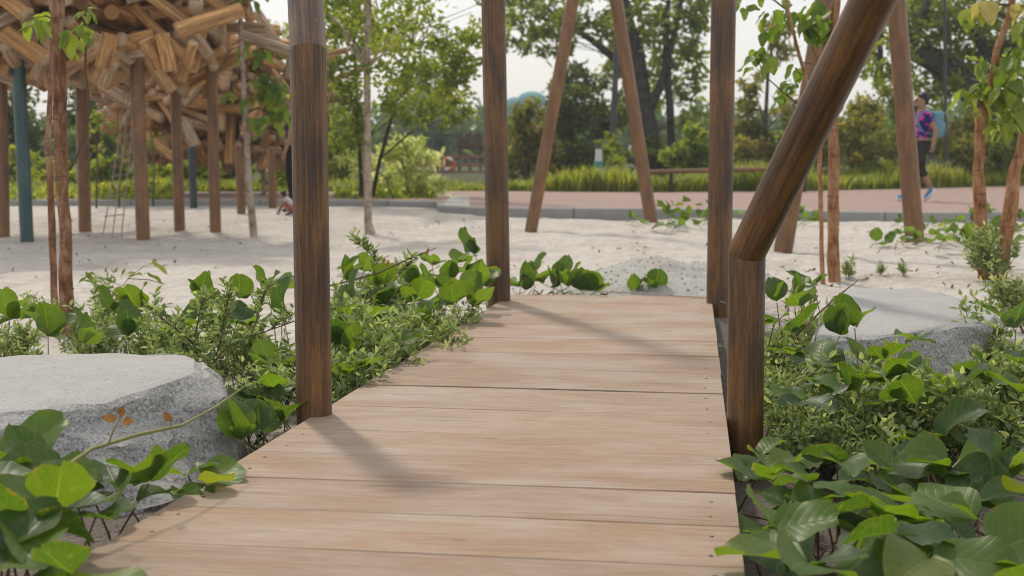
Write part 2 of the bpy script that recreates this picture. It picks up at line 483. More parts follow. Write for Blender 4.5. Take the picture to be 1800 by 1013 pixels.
def m_bark(name, c0, c1, c2, vs=12, hs=3):
    m, nt, out = mat(name); n = N(nt)
    c = n.coords('Object', (hs * 10, hs * 10, vs)); a = n.noise(c, 1.0, 6, .7, .3)
    c2_ = n.coords('Object'); b_ = n.noise(c2_, 5, 4, .6)
    col = n.ramp(n.mix(.4, a, b_), [(.38, c0), (.49, c1), (.60, c2)])
    band = n.noise(n.coords('Object', (6, 6, 30)), 1.0, 4, .7, .4)
    col = n.mix(n.math('MULTIPLY', n.ramp(band, [(.56, (0, 0, 0)), (.66, (1, 1, 1))]), .6), col, tuple(x * .6 for x in c0))
    b = n.bsdf(col, .8, .2, n.bump(a, .6, .008))
    n.ln(b.outputs[0], out.inputs[0]); return m

def m_path():
    m, nt, out = mat('pink_pavers'); n = N(nt)
    c = n.coords('Object')
    br = n.new('ShaderNodeTexBrick'); n.ln(c, br.inputs['Vector'])
    br.inputs['Color1'].default_value = (.30, .205, .175, 1); br.inputs['Color2'].default_value = (.34, .245, .215, 1)
    br.inputs['Mortar'].default_value = (.24, .18, .155, 1); br.inputs['Scale'].default_value = 5; br.inputs['Mortar Size'].default_value = .012
    col = n.mix(.3, br.outputs[0], n.mix(n.noise(c, 1.5, 5), (.6, .6, .6), (1.4, 1.4, 1.4)), 'MULTIPLY')
    b = n.bsdf(col, .85, .2); n.ln(b.outputs[0], out.inputs[0]); return m

def m_shirt():
    m, nt, out = mat('floral_shirt'); n = N(nt)
    c = n.coords('Object')
    k = n.noise(c, 11, 2, .4)
    col = n.ramp(k, [(.40, (.012, .015, .12)), (.50, (.035, .02, .22)), (.535, (.55, .03, .26)), (.60, (.72, .08, .36)), (.68, (.10, .12, .45))])
    b = n.bsdf(col, .8, .2); n.ln(b.outputs[0], out.inputs[0]); return m

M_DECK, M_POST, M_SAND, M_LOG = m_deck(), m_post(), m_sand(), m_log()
M_POLE = m_post('grained_pole', (.27, .125, .042), (.11, .058, .030))
M_TEAL = m_post('teal_pole_paint', (.045, .105, .105), (.025, .06, .065))
M_SLATE = m_post('dark_slate_pole_paint', (.035, .06, .07), (.02, .035, .045))
M_GRANITE = m_granite('grey_granite')
M_LOGEND = simple('cut_log_end', (.46, .33, .215), .85, .15, .35, 5)
M_CONC = simple('concrete', (.40, .39, .37), .85, .2, .15, 4)
M_KERB = simple('kerb_concrete', (.30, .30, .295), .85, .2, .18, 5)
M_PATH = m_path()
M_RED = m_bark('red_bark', (.10, .045, .022), (.22, .105, .055), (.40, .24, .155), 9, 3)
M_PALE = m_bark('pale_bark', (.16, .115, .085), (.34, .26, .20), (.46, .38, .31), 9, 2)
M_ORANGE = m_bark('orange_bark', (.17, .07, .03), (.33, .155, .07), (.45, .27, .16), 9, 3)
M_DARKBARK = m_bark('dark_bark', (.022, .02, .018), (.05, .044, .038), (.09, .08, .068), 6, 1)
M_TWIG = simple('twig', (.12, .08, .05), .8, .2, .3, 30)
M_GTWIG = simple('green_stem', (.20, .20, .06), .6, .3, .25, 30)
M_SCREW = simple('rusty_screw', (.06, .05, .045), .6, .4)
M_BEARER = simple('dark_bearer', (.035, .026, .02), .85, .15)
M_FOL_DARK = m_foliage('dark_foliage', (.030, .050, .018), (.065, .10, .03), (.13, .165, .05), .48)
M_FOL_MID = m_foliage('mid_foliage', (.06, .095, .022), (.14, .20, .045), (.27, .31, .08), .58)
M_FOL_BRIGHT = m_foliage('bright_foliage', (.08, .12, .02), (.17, .235, .04), (.30, .34, .09), .5)
M_FOL_OLIVE = m_foliage('olive_foliage', (.075, .095, .028), (.16, .18, .05), (.34, .27, .13), .52)
M_FOL_FAR = m_foliage('far_foliage', (.05, .10, .055), (.08, .14, .07), (.115, .18, .085), .4)
M_FOL_VAR = m_foliage('cream_variegated_foliage', (.18, .26, .05), (.42, .48, .18), (.80, .80, .60), .5, tcol=(1.7, 1.7, 1.0))
M_FOL_GREY = m_foliage('grey_green_foliage', (.11, .165, .055), (.25, .32, .14), (.46, .52, .31), .45, .5, .45, (1.5, 1.5, .6))
M_GRASS = m_foliage('grass_blades', (.08, .115, .02), (.16, .21, .035), (.30, .32, .085), .5)
M_LEAF = m_bigleaf('creeper_leaf', [(0, (.032, .078, .018)), (.4, (.055, .118, .020)), (.72, (.085, .155, .022)), (.97, (.085, .17, .025)), (1, (.15, .19, .035))])
M_LIME = m_bigleaf('young_lime_leaf', [(0, (.10, .18, .02)), (.6, (.20, .28, .04)), (1, (.30, .34, .09))], (1.7, 1.6, .6), .5)
M_LEAFG = m_bigleaf('mid_green_leaf', [(0, (.06, .125, .022)), (.6, (.11, .19, .03)), (1, (.19, .25, .06))], (2.2, 2.0, .6), .52)
M_BUD = simple('orange_bud', (.42, .19, .05), .6, .3)
M_YELLEAF = m_bigleaf('pale_yellow_leaf', [(0, (.36, .34, .12)), (1, (.42, .36, .14))], (1.4, 1.3, .7), .45)
M_ROPE = simple('rope', (.35, .30, .24), .9, .1)
M_GRAVEL = simple('pale_grey_gravel', (.36, .35, .325), .9, .2, .45, 90)

# ------------------------------------------------------------------ setting: ground
def axis(lo, hi, step, far):
    a = list(np.arange(lo, hi + 1e-6, step)); s = step
    while a[-1] < far: s *= 1.35; a.append(a[-1] + s)
    s = step
    while a[0] > -far: s *= 1.35; a.insert(0, a[0] - s)
    return a
def ground():
    xs = axis(-11, 9, .09, 900)
    ys = [-30, -8, -2, .5] + list(np.arange(1.5, 20, .08))
    s = .1
    while ys[-1] < 1200: s *= 1.3; ys.append(ys[-1] + s)
    V = [(x, y, gz(x, y) if abs(x) < 60 and y < 60 else gz(60 if x > 0 else -60, 60)) for y in ys for x in xs]
    nx = len(xs)
    F = [(j * nx + i, j * nx + i + 1, (j + 1) * nx + i + 1, (j + 1) * nx + i) for j in range(len(ys) - 1) for i in range(nx - 1)]
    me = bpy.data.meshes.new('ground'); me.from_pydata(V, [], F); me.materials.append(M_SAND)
    me.polygons.foreach_set('use_smooth', np.full(len(F), True))
    return tag(link('ground', me), 'pale trampled sand running back to the paved path', kind='structure')
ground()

# path with its kerb
PZ = 0.30
front_px = [(-700, 353), (0, 352), (560, 352), (765, 354), (772, 363), (850, 366), (1050, 367), (1240, 368), (1400, 371), (1640, 375), (1800, 373), (2300, 366)]
back_px = [(-700, 339), (0, 338), (560, 337), (850, 336), (1150, 338), (1400, 336), (1600, 332), (1800, 326), (2300, 318)]
FR = [onz(x, y, PZ) for x, y in front_px]
BK = [onz(x, y, PZ) for x, y in back_px]
def resample(pl, step):
    out = [pl[0].copy()]; acc = 0
    for a, b in zip(pl, pl[1:]):
        L = (b - a).length; t = step - acc
        while t < L: out.append(a.lerp(b, t / L)); t += step
        acc = (acc + L) % step
    out.append(pl[-1].copy()); return out
mb = MB()
KW = 0.16
ring = [p + Vector((0, KW + .005, 0)) for p in FR] + BK[::-1]
mb.v = [p.copy() for p in ring]; mb.face(range(len(ring)))
path = mb.build('path', M_PATH)
bm = bmesh.new(); bm.from_mesh(path.data); bmesh.ops.triangulate(bm, faces=bm.faces); bm.to_mesh(path.data); bm.free()
tag(path, 'pink paved path crossing behind the sand', kind='structure')
def kerb_run(pl):
    pts = resample(pl, 1.0)
    for a, b in zip(pts, pts[1:]):
        d = (b - a); L = d.length
        if L < .1: continue
        d.normalize(); nrm = Vector((-d.y, d.x, 0))
        m_ = MB(); j = .006
        prof = [(0, -.30), (0, -.012), (.012, 0), (KW, 0), (KW, -.30)]
        for q in (a + d * j, b - d * j):
            for o, z in prof: m_.v.append(Vector((q.x, q.y, PZ + z + .004)) + nrm * o)
        for i in range(4): m_.face((i, i + 1, i + 6, i + 5))
        m_.face((4, 3, 2, 1, 0)); m_.face((5, 6, 7, 8, 9))
        m_.build('kerb_stone', M_KERB, path, smooth=False, auto=None)
kerb_run(FR[4:]); kerb_run(FR[1:5])
# pale concrete slab at the corner of the path
mb = MB()
cs = [onz(x, y, PZ + .008) for x, y in ((778, 361.5), (826, 363.5), (824, 345), (792, 345))]
mb.v = cs + [c - Vector((0, 0, .06)) for c in cs]
mb.face((0, 1, 2, 3))
for i in range(4): mb.face((i, i + 4, (i + 1) % 4 + 4, (i + 1) % 4))
tag(mb.build('paving_slab', M_CONC, smooth=False), 'pale concrete slab at the corner of the pink path', kind='structure')

# ------------------------------------------------------------------ timber deck
DZ = 0.20
deck = thing('timber_deck', 'low walkway of weathered pinkish brown boards running between the brown posts', 'deck', (0.3, 4.5, 0.0))
def Lx(y): return 900 - 1.633 * (y - 517)
def Rx(y): return 1250 + 0.121 * (y - 517)
seamR = [523, 536, 556, 577, 601, 627, 657, 692, 731, 775, 820, 868, 926, 998, 1085, 1200, 1360, 1620]
def seam(yr):
    xr = Rx(yr); sl = (yr - 260) / 17500
    y = yr
    for _ in range(20): y = yr - sl * (xr - Lx(y))
    return onz(Lx(y), y, DZ), onz(xr, yr, DZ)
S = [seam(y) for y in seamR]
S[0] = (onz(900, 517.5, DZ), onz(1250, 520.5, DZ))
SCREWS = MB(); 
for k in range(8):
    a = 2 * math.pi * k / 8; SCREWS.v.append(Vector((math.cos(a) * .0058, math.sin(a) * .0058, 0)))
for k in range(8):
    a = 2 * math.pi * k / 8; SCREWS.v.append(Vector((math.cos(a) * .0048, math.sin(a) * .0048, .0012)))
for k in range(8): SCREWS.face((k, (k + 1) % 8, (k + 1) % 8 + 8, k + 8))
SCREWS.face(range(8, 16))
SCREW_ME = SCREWS.mesh('screw', M_SCREW)
rr = random.Random(3)
for i in range(len(S) - 1):
    (fl, fr_), (nl, nr) = S[i], S[i + 1]
    dv = (nl - fl).normalized()
    g = (.0015, .003, .0012, .002, .0012, .001, .005, .003, .0012, .001, .0022, .002, .0025, .002, .002, .002, .002, .002)
    g0, g1 = [x * (1.1 if x > .0028 else .9) for x in (g[i], g[i + 1])]
    dz = rr.uniform(-.0018, .0018); jl, jr = rr.uniform(-.0015, .0015), rr.uniform(-.0015, .0015)
    ax = (fr_ - fl).normalized()
    c = [fl - ax * jl + dv * g0, fr_ + ax * jr + dv * g0, nr + ax * jr - dv * g1, nl - ax * jl - dv * g1]
    m_ = MB(); NS = 10; ch = .0022
    w = (c[3] - c[0]).length; L = (c[1] - c[0]).length
    prof = [(0, -.045), (0, -ch), (ch, 0), (w * .5, .0006), (w - ch, 0), (w, -ch), (w, -.045)]
    for s_ in range(NS + 1):
        t = s_ / NS
        a, b = c[0].lerp(c[1], t), c[3].lerp(c[2], t)
        d = (b - a).normalized()
        wob = .0012 * math.sin(t * 5 + i) 
        for o, z in prof: m_.v.append(a + d * (o * ((b - a).length / w)) + Vector((0, 0, z + dz + wob)))
    q = len(prof)
    for s_ in range(NS):
        for k in range(q - 1):
            A = s_ * q + k
            u0, u1 = L * s_ / NS, L * (s_ + 1) / NS; v0, v1 = prof[k][0] - prof[k][1] , prof[k + 1][0] - prof[k + 1][1]
            m_.face((A, A + 1, A + q + 1, A + q), [(u0, v0), (u0, v1), (u1, v1), (u1, v0)])
        m_.face((s_ * q + q - 1, s_ * q, s_ * q + q, s_ * q + 2 * q - 1), [(0, 0)] * 4)
    vv = [(0, p[0]) for p in prof]
    m_.face(range(q - 1, -1, -1), [(p[1], p[0]) for p in prof][::-1]); m_.face(range(NS * q, NS * q + q), [(p[1], p[0]) for p in prof])
    pl = m_.build('plank', M_DECK, deck, smooth=False, auto=None)
    pl['length'] = L
    for t, o in ((.045, .26), (.045, .76), (.955, .26), (.955, .76)):
        tt = t + rr.uniform(-.004, .004); oo = o + rr.uniform(-.05, .05)
        pos = c[0].lerp(c[1], tt).lerp(c[3].lerp(c[2], tt), oo)
        s_ = bpy.data.objects.new('screw', SCREW_ME); COL.objects.link(s_); s_.parent = pl
        s_.location = pos + Vector((0, 0, dz - .0002)) - deck.location
for fl_, off in ((0, .16), (1, -.16)):
    a, b = S[0][fl_], S[-1][fl_]
    ax = Vector((1, 0, 0)) * off
    a, b = a + ax + Vector((0, -.12, -.105)), b + ax + Vector((0, 0, -.105))
    mb = MB(); d = (b - a); mb.box((a + b) / 2, (.08, d.length, .115), Vector((0, 1, 0)).rotation_difference(d.normalized()).to_matrix())
    mb.build('bearer', M_BEARER, deck, smooth=False)
# twig and dry leaf lying on the far end of the deck
mb = MB(); mb.tube([onz(1025, 511, DZ + .012), onz(1060, 513, DZ + .02), onz(1110, 515, DZ + .008), onz(1160, 519, DZ + .006), onz(1250, 524, DZ + .006), P(1275, 533, 7.2)], [.003, .0035, .003, .003, .003, .002], 6)
tag(mb.build('dry_twig', M_ROPE), 'thin dry vine stem lying along the far end of the deck', 'twig')

# ------------------------------------------------------------------ posts
def post(label, pts, dpx, mat_, group=None, sides=28, name='post', emb=.25):
    """pts: world points from the foot up; bends are mitred, each straight run is a part."""
    t = thing(name, label, 'post', pts[0], group)
    pts = [Vector(p) for p in pts]
    d0 = (pts[1] - pts[0]).normalized()
    p0 = pts[0] - d0 * emb
    seq = [p0] + pts[1:]
    v0 = 0
    for i in range(len(seq) - 1):
        a, b = seq[i], seq[i + 1]; d = (b - a).normalized()
        cut0 = None if i == 0 else (d + (a - seq[i - 1]).normalized()).normalized()
        cut1 = None if i == len(seq) - 2 else (d + (seq[i + 2] - b).normalized()).normalized()
        m_ = MB(); m_.tube([a, b], dpx / 2, sides, True, cut0=cut0, cut1=cut1, v0=v0); v0 += (b - a).length + 3.3
        m_.build('upright' if i == 0 else 'leaning_arm', mat_, t, auto=40)
        if i < len(seq) - 2:
            m_ = MB()
            r_ = dpx / 2 + .0012
            dn = (seq[i + 2] - b).normalized(); cutb = cut1
            m_.tube([b - d * .004, b + dn * .004], r_, sides, False, cut0=cutb, cut1=cutb)
            m_.build('weld_seam', mat_, t)
    return t
Z1 = onz(553, 728, DZ).y
p_b = P(553, 745, Z1); p_b.z = 0.0
b1 = P(541.5, 90, Z1)
g_posts = 'brown grained posts standing along the deck'
post('wide brown post at the near left edge of the deck, its joint high up', [Vector((p_b.x, Z1, 0)), b1, P(528, -160, Z1 + .45)], 63 * mpp(Z1), M_POST, g_posts)
Z2 = onz(877, 530, DZ).y + .05
f2 = P(877.5, 545, Z2)
post('straight upright brown post at the far left corner of the deck', [Vector((f2.x, Z2, 0.02)), P(866, -60, Z2), P(862, -330, Z2)][:2] + [P(860, -400, Z2)], 41.5 * mpp(Z2), M_POST, g_posts)
Z3 = onz(1263, 534, DZ).y + .05
f3 = P(1263, 545, Z3)
post('straight upright brown post at the far right corner of the deck', [Vector((f3.x, Z3, 0.02)), P(1273, -60, Z3), P(1276, -400, Z3)], 43 * mpp(Z3), M_POST, g_posts)
Z4 = 4.22
f4 = P(1309, 820, Z4)
post('brown post at the near right edge of the deck bending into a thick slanting arm', [Vector((f4.x, Z4, -.05)), P(1313, 444, Z4), P(1594, -120, Z4 - .85)], 65 * mpp(Z4), M_POST, g_posts)
def lean(label, bx, by, tx, ty, wpx, mat_=M_POLE, grp=None):
    b = G(bx, by); t = P(tx, ty, b.y + .0)
    k = 1.9
    t2 = b + (t - b) * k
    return post(label, [b, t2], wpx * mpp(b.y), mat_, grp)
gl = 'slanting brown frame poles standing in the sand'
lean('slanting brown pole in open sand leaning to the right, its foot bare of plants', 933, 407, 1007, 0, 22, grp=gl)
lean('slanting brown pole in the sand leaning left above a low creeper and the wooden rail', 1145, 391, 1083, 0, 23, grp=gl)
lean('slanting brown pole in front of the walking woman, creepers round its foot', 1608, 426, 1575, 0, 33, grp=gl)
lean('short lit pole foot in the sand just behind the thick slanting arm', 1376, 444, 1441, 50, 33, grp=gl)

# wooden rail behind the path
rl = thing('wooden_rail', 'thin brown wooden rail in front of the grass, between the right hand posts', 'rail', P(1240, 330, 23.3))
mb = MB(); mb.tube([P(1120, 303, 23.3), P(1240, 300, 23.3), P(1420, 296, 23.3)], .042, 10); mb.build('rail_bar', M_POLE, rl)
for x in (1180, 1262, 1350, 1415):
    q = P(x, 300, 23.3); mb = MB(); mb.tube([Vector((q.x, q.y, .2)), Vector((q.x, q.y, q.z - .03))], .035, 8); mb.build('rail_post', M_DARKBARK, rl)

# ------------------------------------------------------------------ log nests
def log_mesh(seed):
    r = random.Random(seed); m_ = MB(); n = 10
    for s_, (x, k) in enumerate(((-.5, .96), (-.492, 1.0), (0, 1.0), (.492, .98), (.5, .94))):
        bend = .02 * (1 - 4 * x * x)
        for k_ in range(n):
            a = 2 * math.pi * k_ / n
            rad = .5 * k * (1 + .08 * math.sin(2 * a + seed) + .04 * r.uniform(-1, 1))
            m_.v.append(Vector((x, rad * math.cos(a), rad * math.sin(a) + bend)))
    for s_ in range(4):
        for k_ in range(n):
            k2 = (k_ + 1) % n
            m_.face((s_ * n + k_, s_ * n + k2, s_ * n + n + k2, s_ * n + n + k_), [(k_ * .06, s_ * .2), (k_ * .06 + .06, s_ * .2), (k_ * .06 + .06, s_ * .2 + .2), (k_ * .06, s_ * .2 + .2)])
    m_.face(range(n - 1, -1, -1), [(.3 + .08 * math.cos(a), .3 + .02 * math.sin(a)) for a in np.linspace(0, 6.28, n)], mi=1)
    m_.face(range(4 * n, 5 * n), [(.3 + .08 * math.cos(a), .3 + .02 * math.sin(a)) for a in np.linspace(0, 6.28, n)], mi=1)
    return m_.mesh('log', [M_LOG, M_LOGEND], True, 60)
LOGS = [log_mesh(s) for s in range(5)]
def put_log(parent, c, d, L, dia, rnd):
    o = bpy.data.objects.new('log', LOGS[rnd.randrange(5)]); COL.objects.link(o); o.parent = parent
    o.location = Vector(c) - parent.location
    o.rotation_mode = 'QUATERNION'
    q = Vector((1, 0, 0)).rotation_difference(Vector(d).normalized())
    o.rotation_quaternion = q @ Quaternion((1, 0, 0), rnd.uniform(0, 6.28))
    o.scale = (L, dia, dia)
    return o
def nest(label, cpx, Zc, bot_px, top_px, rx, ry, n, dia, Lr, pillars, seed, extra=()):
    rnd = random.Random(seed)
    zb, zt = P(cpx, bot_px, Zc).z, P(cpx, top_px, Zc).z
    c = P(cpx, (bot_px + top_px) / 2, Zc)
    t = thing('log_nest', label, 'play structure', (c.x, c.y, gz(c.x, c.y)), 'stilted log nests')
    hz_ = (zt - zb) / 2
    made = 0
    pts = []
    tries = 0
    while made < n and tries < 20000:
        tries += 1
        a = rnd.uniform(0, 2 * math.pi); v = rnd.uniform(-1, .95)
        if math.sin(a) > .25 and rnd.random() < .93: continue
        if rnd.random() < (.0 if c.z - CAM_Z < 1.3 else .0): continue
        # profile: steep funnel below, wide above
        under = rnd.random() < .38
        if under: v = -1 + abs(rnd.gauss(0, .12)); rad = rnd.uniform(.05, .8)
        else: rad = (.74 + .26 * min(1, (v + 1) / .9)) * rnd.choice((1, 1, 1, .86))
        p = Vector((c.x + rx * rad * math.cos(a), c.y + ry * rad * math.sin(a), c.z + hz_ * v))
        if any((p - q).length < dia * .66 for q in pts[-290:]): continue
        pts.append(p)
        nrm = Vector((math.cos(a) / rx, math.sin(a) / ry, -1.2 if under else .0)).normalized()
        k = rnd.random()
        if k < ((.55 if v > -.1 else .34) if not under else .06):            # end-on logs
            d = nrm + Vector((rnd.gauss(0, .35), rnd.gauss(0, .35), rnd.gauss(0, .3)))
        else:
            d = Vector((rnd.gauss(0, 1), rnd.gauss(0, 1), rnd.gauss(0, .55 if v > -.4 else .9)))
            d -= nrm * d.dot(nrm) * (.75 if not under else .9)
        L = rnd.uniform(*Lr)
        put_log(t, p, d, L, dia * rnd.uniform(.75, 1.15), rnd)
        made += 1
    for (x0, y0, z0, x1, y1, z1, dd) in extra:
        a, b = P(x0, y0, z0), P(x1, y1, z1)
        put_log(t, (a + b) / 2, b - a, (b - a).length, dd, rnd)
    for bx, by, tx, ty, w, m_ in pillars:
        b = G(bx, by); top = P(tx, ty, b.y); top = top + (top - b) * .12
        q = MB(); q.tube([b - Vector((0, 0, .3)), top], w / 2 * mpp(b.y), 16)
        q.build('pillar', m_, t)
    core = MB()                                        # the logs deeper in the heap
    for _ in range(int(n * 1.1)):
        a = rnd.uniform(0, 2 * math.pi); k = rnd.uniform(.05, .60); v = rnd.uniform(-.62, .9)
        p = Vector((c.x + rx * k * math.cos(a), c.y + ry * k * math.sin(a), c.z + hz_ * v))
        d = Vector((rnd.gauss(0, 1), rnd.gauss(0, 1), rnd.gauss(0, .35))).normalized() * rnd.uniform(*Lr) * .6
        core.tube([p - d, p + d], dia * rnd.uniform(.4, .55), 9)
    core.build('inner_logs', M_LOG, t)['kind'] = 'stuff'
    # steel ring
    q = MB(); ringp = [Vector((c.x + rx * .62 * math.cos(a), c.y + ry * .62 * math.sin(a), zb + .12)) for a in np.linspace(0, 2 * math.pi, 25)]
    q.tube(ringp, .05, 8); q.build('ring_beam', M_DARKBARK, t)
    return t
nest('large nest of stacked peeled logs raised on brown poles and one teal pole', 145, 15.3, 128, -165, 1.9, 1.9, 292, .155, (.48, 1.0),
     [(6, 418, 2, 130, 20, M_POLE), (48, 425, 32, 100, 23, M_TEAL), (149, 405, 143, 130, 22, M_POLE), (252, 420, 240, 95, 24, M_POLE), (316, 405, 308, 140, 19, M_POLE), (379, 408, 372, 130, 20, M_POLE)], 11,
     [(310, 55, 13.6, 425, 18, 13.9, .17), (425, 62, 14.8, 515, 92, 14.6, .12), (545, 105, 15.5, 610, 88, 15.2, .08), (255, 70, 13.4, 280, 120, 13.5, .16),
      (340, 75, 13.5, 318, 140, 13.7, .12), (285, 60, 13.4, 300, 125, 13.4, .15), (10, 60, 13.4, 82, 105, 13.3, .19), (195, 60, 13.4, 180, 120, 13.4, .17), (180, 150, 13.9, 200, 110, 13.7, .12)])
nest('smaller nest of stacked peeled logs farther back under the big nest', 384, 22.5, 270, 60, 1.85, 1.7, 275, .155, (.45, .95),
     [(341, 366, 337, 270, 13, M_SLATE), (425, 376, 420, 270, 15, M_POLE), (480, 366, 477, 272, 15, M_POLE), (464, 352, 462, 272, 9, M_PALE)], 23,
     [(180, 150, 21.2, 235, 185, 21.0, .22), (560, 150, 21.5, 640, 120, 21.2, .10), (430, 240, 20.7, 465, 165, 20.7, .16), (255, 235, 20.7, 305, 278, 20.7, .16), (325, 215, 20.7, 345, 258, 20.6, .18)])
# climbing ropes hanging from the big nest
lad = thing('rope_ladder', 'thin rope ladder hanging from the big log nest to the sand', 'ladder', G(200, 418))
gl_ = G(200, 418).y
for tx, bx, by in ((222, 181, 414), (228, 197, 419), (236, 213, 417)):
    mb = MB(); a, b = P(tx, 135, gl_ + .1), G(bx, by); mb.tube([a, a.lerp(b, .4) + Vector((.02, 0, -.02)), b], .007, 6); mb.build('rope', M_ROPE, lad)
for k in range(6):
    f = .25 + k * .125
    y_ = 135 + (416 - 135) * f
    mb = MB(); mb.tube([P(222 - 41 * f - 3, y_, gl_ + .05), P(236 - 23 * f + 3, y_ - 4, gl_ + .05)], .007, 6); mb.build('rung', M_ROPE, lad)

# ------------------------------------------------------------------ boulders
def boulder(label, top, bot, name='boulder', rough=.05, seed=0, mat_=None, tr=.012, cat='boulder'):
    n = 84
    def rs(pl):
        pl = [Vector(p) for p in pl]; pl2 = pl + [pl[0]]
        L = [0]
        for a, b in zip(pl2, pl2[1:]): L.append(L[-1] + (b - a).length)
        out = []
        for k in range(n):
            s_ = L[-1] * k / n; i = max(j for j in range(len(pl)) if L[j] <= s_ + 1e-9)
            out.append(pl2[i].lerp(pl2[i + 1], (s_ - L[i]) / max(1e-6, L[i + 1] - L[i])))
        return out
    T, B = rs(top), rs(bot)
    ct = sum(T, Vector()) / n; cb = sum(B, Vector()) / n
    base = thing(name, label, cat, (cb.x, cb.y, cb.z))
    m_ = MB(); rings = []
    def nz(p, k): return noise.noise(Vector(p) * k + Vector((seed * 3.1, 0, 0)))
    for f in (.12, .25, .4, .55, .7, .82, .91, .965):
        rg = []
        for p in T:
            q = ct.lerp(p, f); q = q + Vector((0, 0, tr * (nz(q, 3) + .5 * nz(q, 9)) - (.02 * max(0, f - .85) / .15) * (.6 + nz(q, 5)))); rg.append(len(m_.v)); m_.v.append(q)
        rings.append(rg)
    NL = 22
    for j in range(NL + 1):
        f = j / NL; rg = []
        for k in range(n):
            p = T[k].lerp(B[k], f); out = (p - ct.lerp(cb, f)); out.z = 0; out.normalize()
            ch = 1.3 * (.25 - abs(nz(p, 2.3))) + abs(nz(p, 4.5)) * .9 + .45 * nz(p, 11) + .3 * nz(p, 27)
            q = p + out * (rough * 1.5 * ch * min(1, .15 + f * 5) + .02 * math.sin(math.pi * f)) + Vector((0, 0, rough * .35 * nz(p, 8) - (.018 + .02 * (.5 + nz(p, 5)) if j == 0 else 0)))
            rg.append(len(m_.v)); m_.v.append(q)
        rings.append(rg)
    m_.face(rings[0])
    for a, b in zip(rings, rings[1:]):
        for k in range(n): m_.face((a[k], b[k], b[(k + 1) % n], a[(k + 1) % n]))
    m_.build('rock_body', mat_ or M_GRANITE, base, smooth=True, auto=28)
    return base
def flo(p, z): return Vector((p.x, p.y, z))
tp = [P(-220, 742, 3.85), P(60, 716, 3.95), P(185, 706, 4.0), P(258, 682, 4.12), P(352, 652, 4.3), P(352, 628, 4.7), P(325, 617, 4.95), P(150, 616, 5.0), P(-220, 636, 4.9)]
bt = [flo(P(-220, 800, 3.75), -.1), flo(P(60, 800, 3.75), -.1), flo(P(215, 790, 3.72), -.1), flo(P(330, 760, 3.82), -.1), flo(P(412, 720, 4.12), -.1), flo(P(408, 690, 4.6), -.1), flo(P(360, 650, 5.0), -.1), flo(P(150, 640, 5.1), -.1), flo(P(-220, 640, 5.0), -.1)]
boulder('big flat-topped grey boulder beside the near left edge of the deck', tp, bt, seed=1, rough=.05)
tp = [P(1432, 592, 5.35), P(1540, 590, 5.3), P(1632, 574, 5.45), P(1742, 566, 5.6), P(1757, 548, 5.95), P(1700, 522, 6.45), P(1610, 503, 6.9), P(1490, 502, 6.9), P(1462, 520, 6.4)]
bt = [flo(P(1420, 640, 5.2), -.05), flo(P(1545, 640, 5.15), -.05), flo(P(1640, 640, 5.3), -.05), flo(P(1735, 640, 5.45), -.05), flo(P(1772, 600, 5.85), -.05), flo(P(1715, 560, 6.5), -.05), flo(P(1615, 540, 7.0), -.05), flo(P(1480, 540, 7.0), -.05), flo(P(1445, 560, 6.4), -.05)]
boulder('pale flat-topped boulder on the right, its dark broken face towards the shrubs', tp, bt, seed=2, rough=.045)
def pebble(label, px, py, w, h, seed):
    g_ = G(px, py); s_ = mpp(g_.y)
    tp = []; bt = []
    for k in range(9):
        a = 2 * math.pi * k / 9; r_ = 1 + .25 * noise.noise((seed * 1.7, k * 2.3, 0))
        o = Vector((math.cos(a) * w / 2 * s_ * r_, math.sin(a) * w * .4 * s_ * r_, 0))
        tp.append(g_ + o * .72 + Vector((0, 0, h * s_ * .8))); bt.append(g_ + o - Vector((0, 0, .04)))
    return boulder(label, tp, bt, 'rock', .02, seed, None, .02, 'rock')
pebble('small low grey rock in the sand right of the near left post', 620, 488, 62, 12, 4)
pebble('second small grey rock half hidden by leaves right of the near left post', 712, 500, 50, 16, 5)
pebble('pale flat rock at the right edge beyond the dark faced boulder', 1800, 612, 120, 26, 6)
# heap of pale gravel behind the deck
def gravel():
    c = G(1185, 512); m_ = MB(); n = 70; rr_ = random.Random(4)
    base = tag(bpy.data.objects.new('gravel_heap', None), 'low heap of pale grey gravel on the sand behind the far end of the deck', 'gravel heap'); COL.objects.link(base); base.location = c
    V = []
    for j in range(n):
        for i in range(n):
            x, y = (i / (n - 1) - .5) * 1.7, (j / (n - 1) - .5) * 2.0
            r_ = math.hypot(x / .85, y / 1.0)
            h = .17 * max(0, 1 - r_ ** 1.4) * (1 + .5 * noise.noise((x * 3, y * 3, 2))) + (.02 * noise.noise((x * 14, y * 14, 5)) if r_ < .95 else 0) - .05 * sst(.85, 1.0, r_)
            wx, wy = c.x + x, c.y + y + .25
            V.append(Vector((wx, wy, gz(wx, wy) + h)))
    m_.v = V
    for j in range(n - 1):
        for i in range(n - 1):
            a = j * n + i; m_.face((a, a + 1, a + n + 1, a + n))
    m_.build('heap_body', M_GRAVEL, base)
    m2 = MB()
    for _ in range(500):
        a, q = rr_.uniform(0, 6.28), math.sqrt(rr_.random()) * .9
        k = V[int((.5 + q * math.sin(a) / 2.0) * (n - 1)) * n + int((.5 + q * .85 * math.cos(a) / 1.7) * (n - 1))]
        s_ = rr_.uniform(.005, .012); m2.box(k + Vector((rr_.uniform(-.012, .012), 0, 0)), (s_ * 1.3, s_, s_ * .8), Matrix.Rotation(rr_.uniform(0, 3), 3, 'Z') @ Matrix.Rotation(rr_.uniform(0, 3), 3, 'X'))
    o = m2.build('gravel', M_GRAVEL, base, smooth=False); o['kind'] = 'stuff'
gravel()

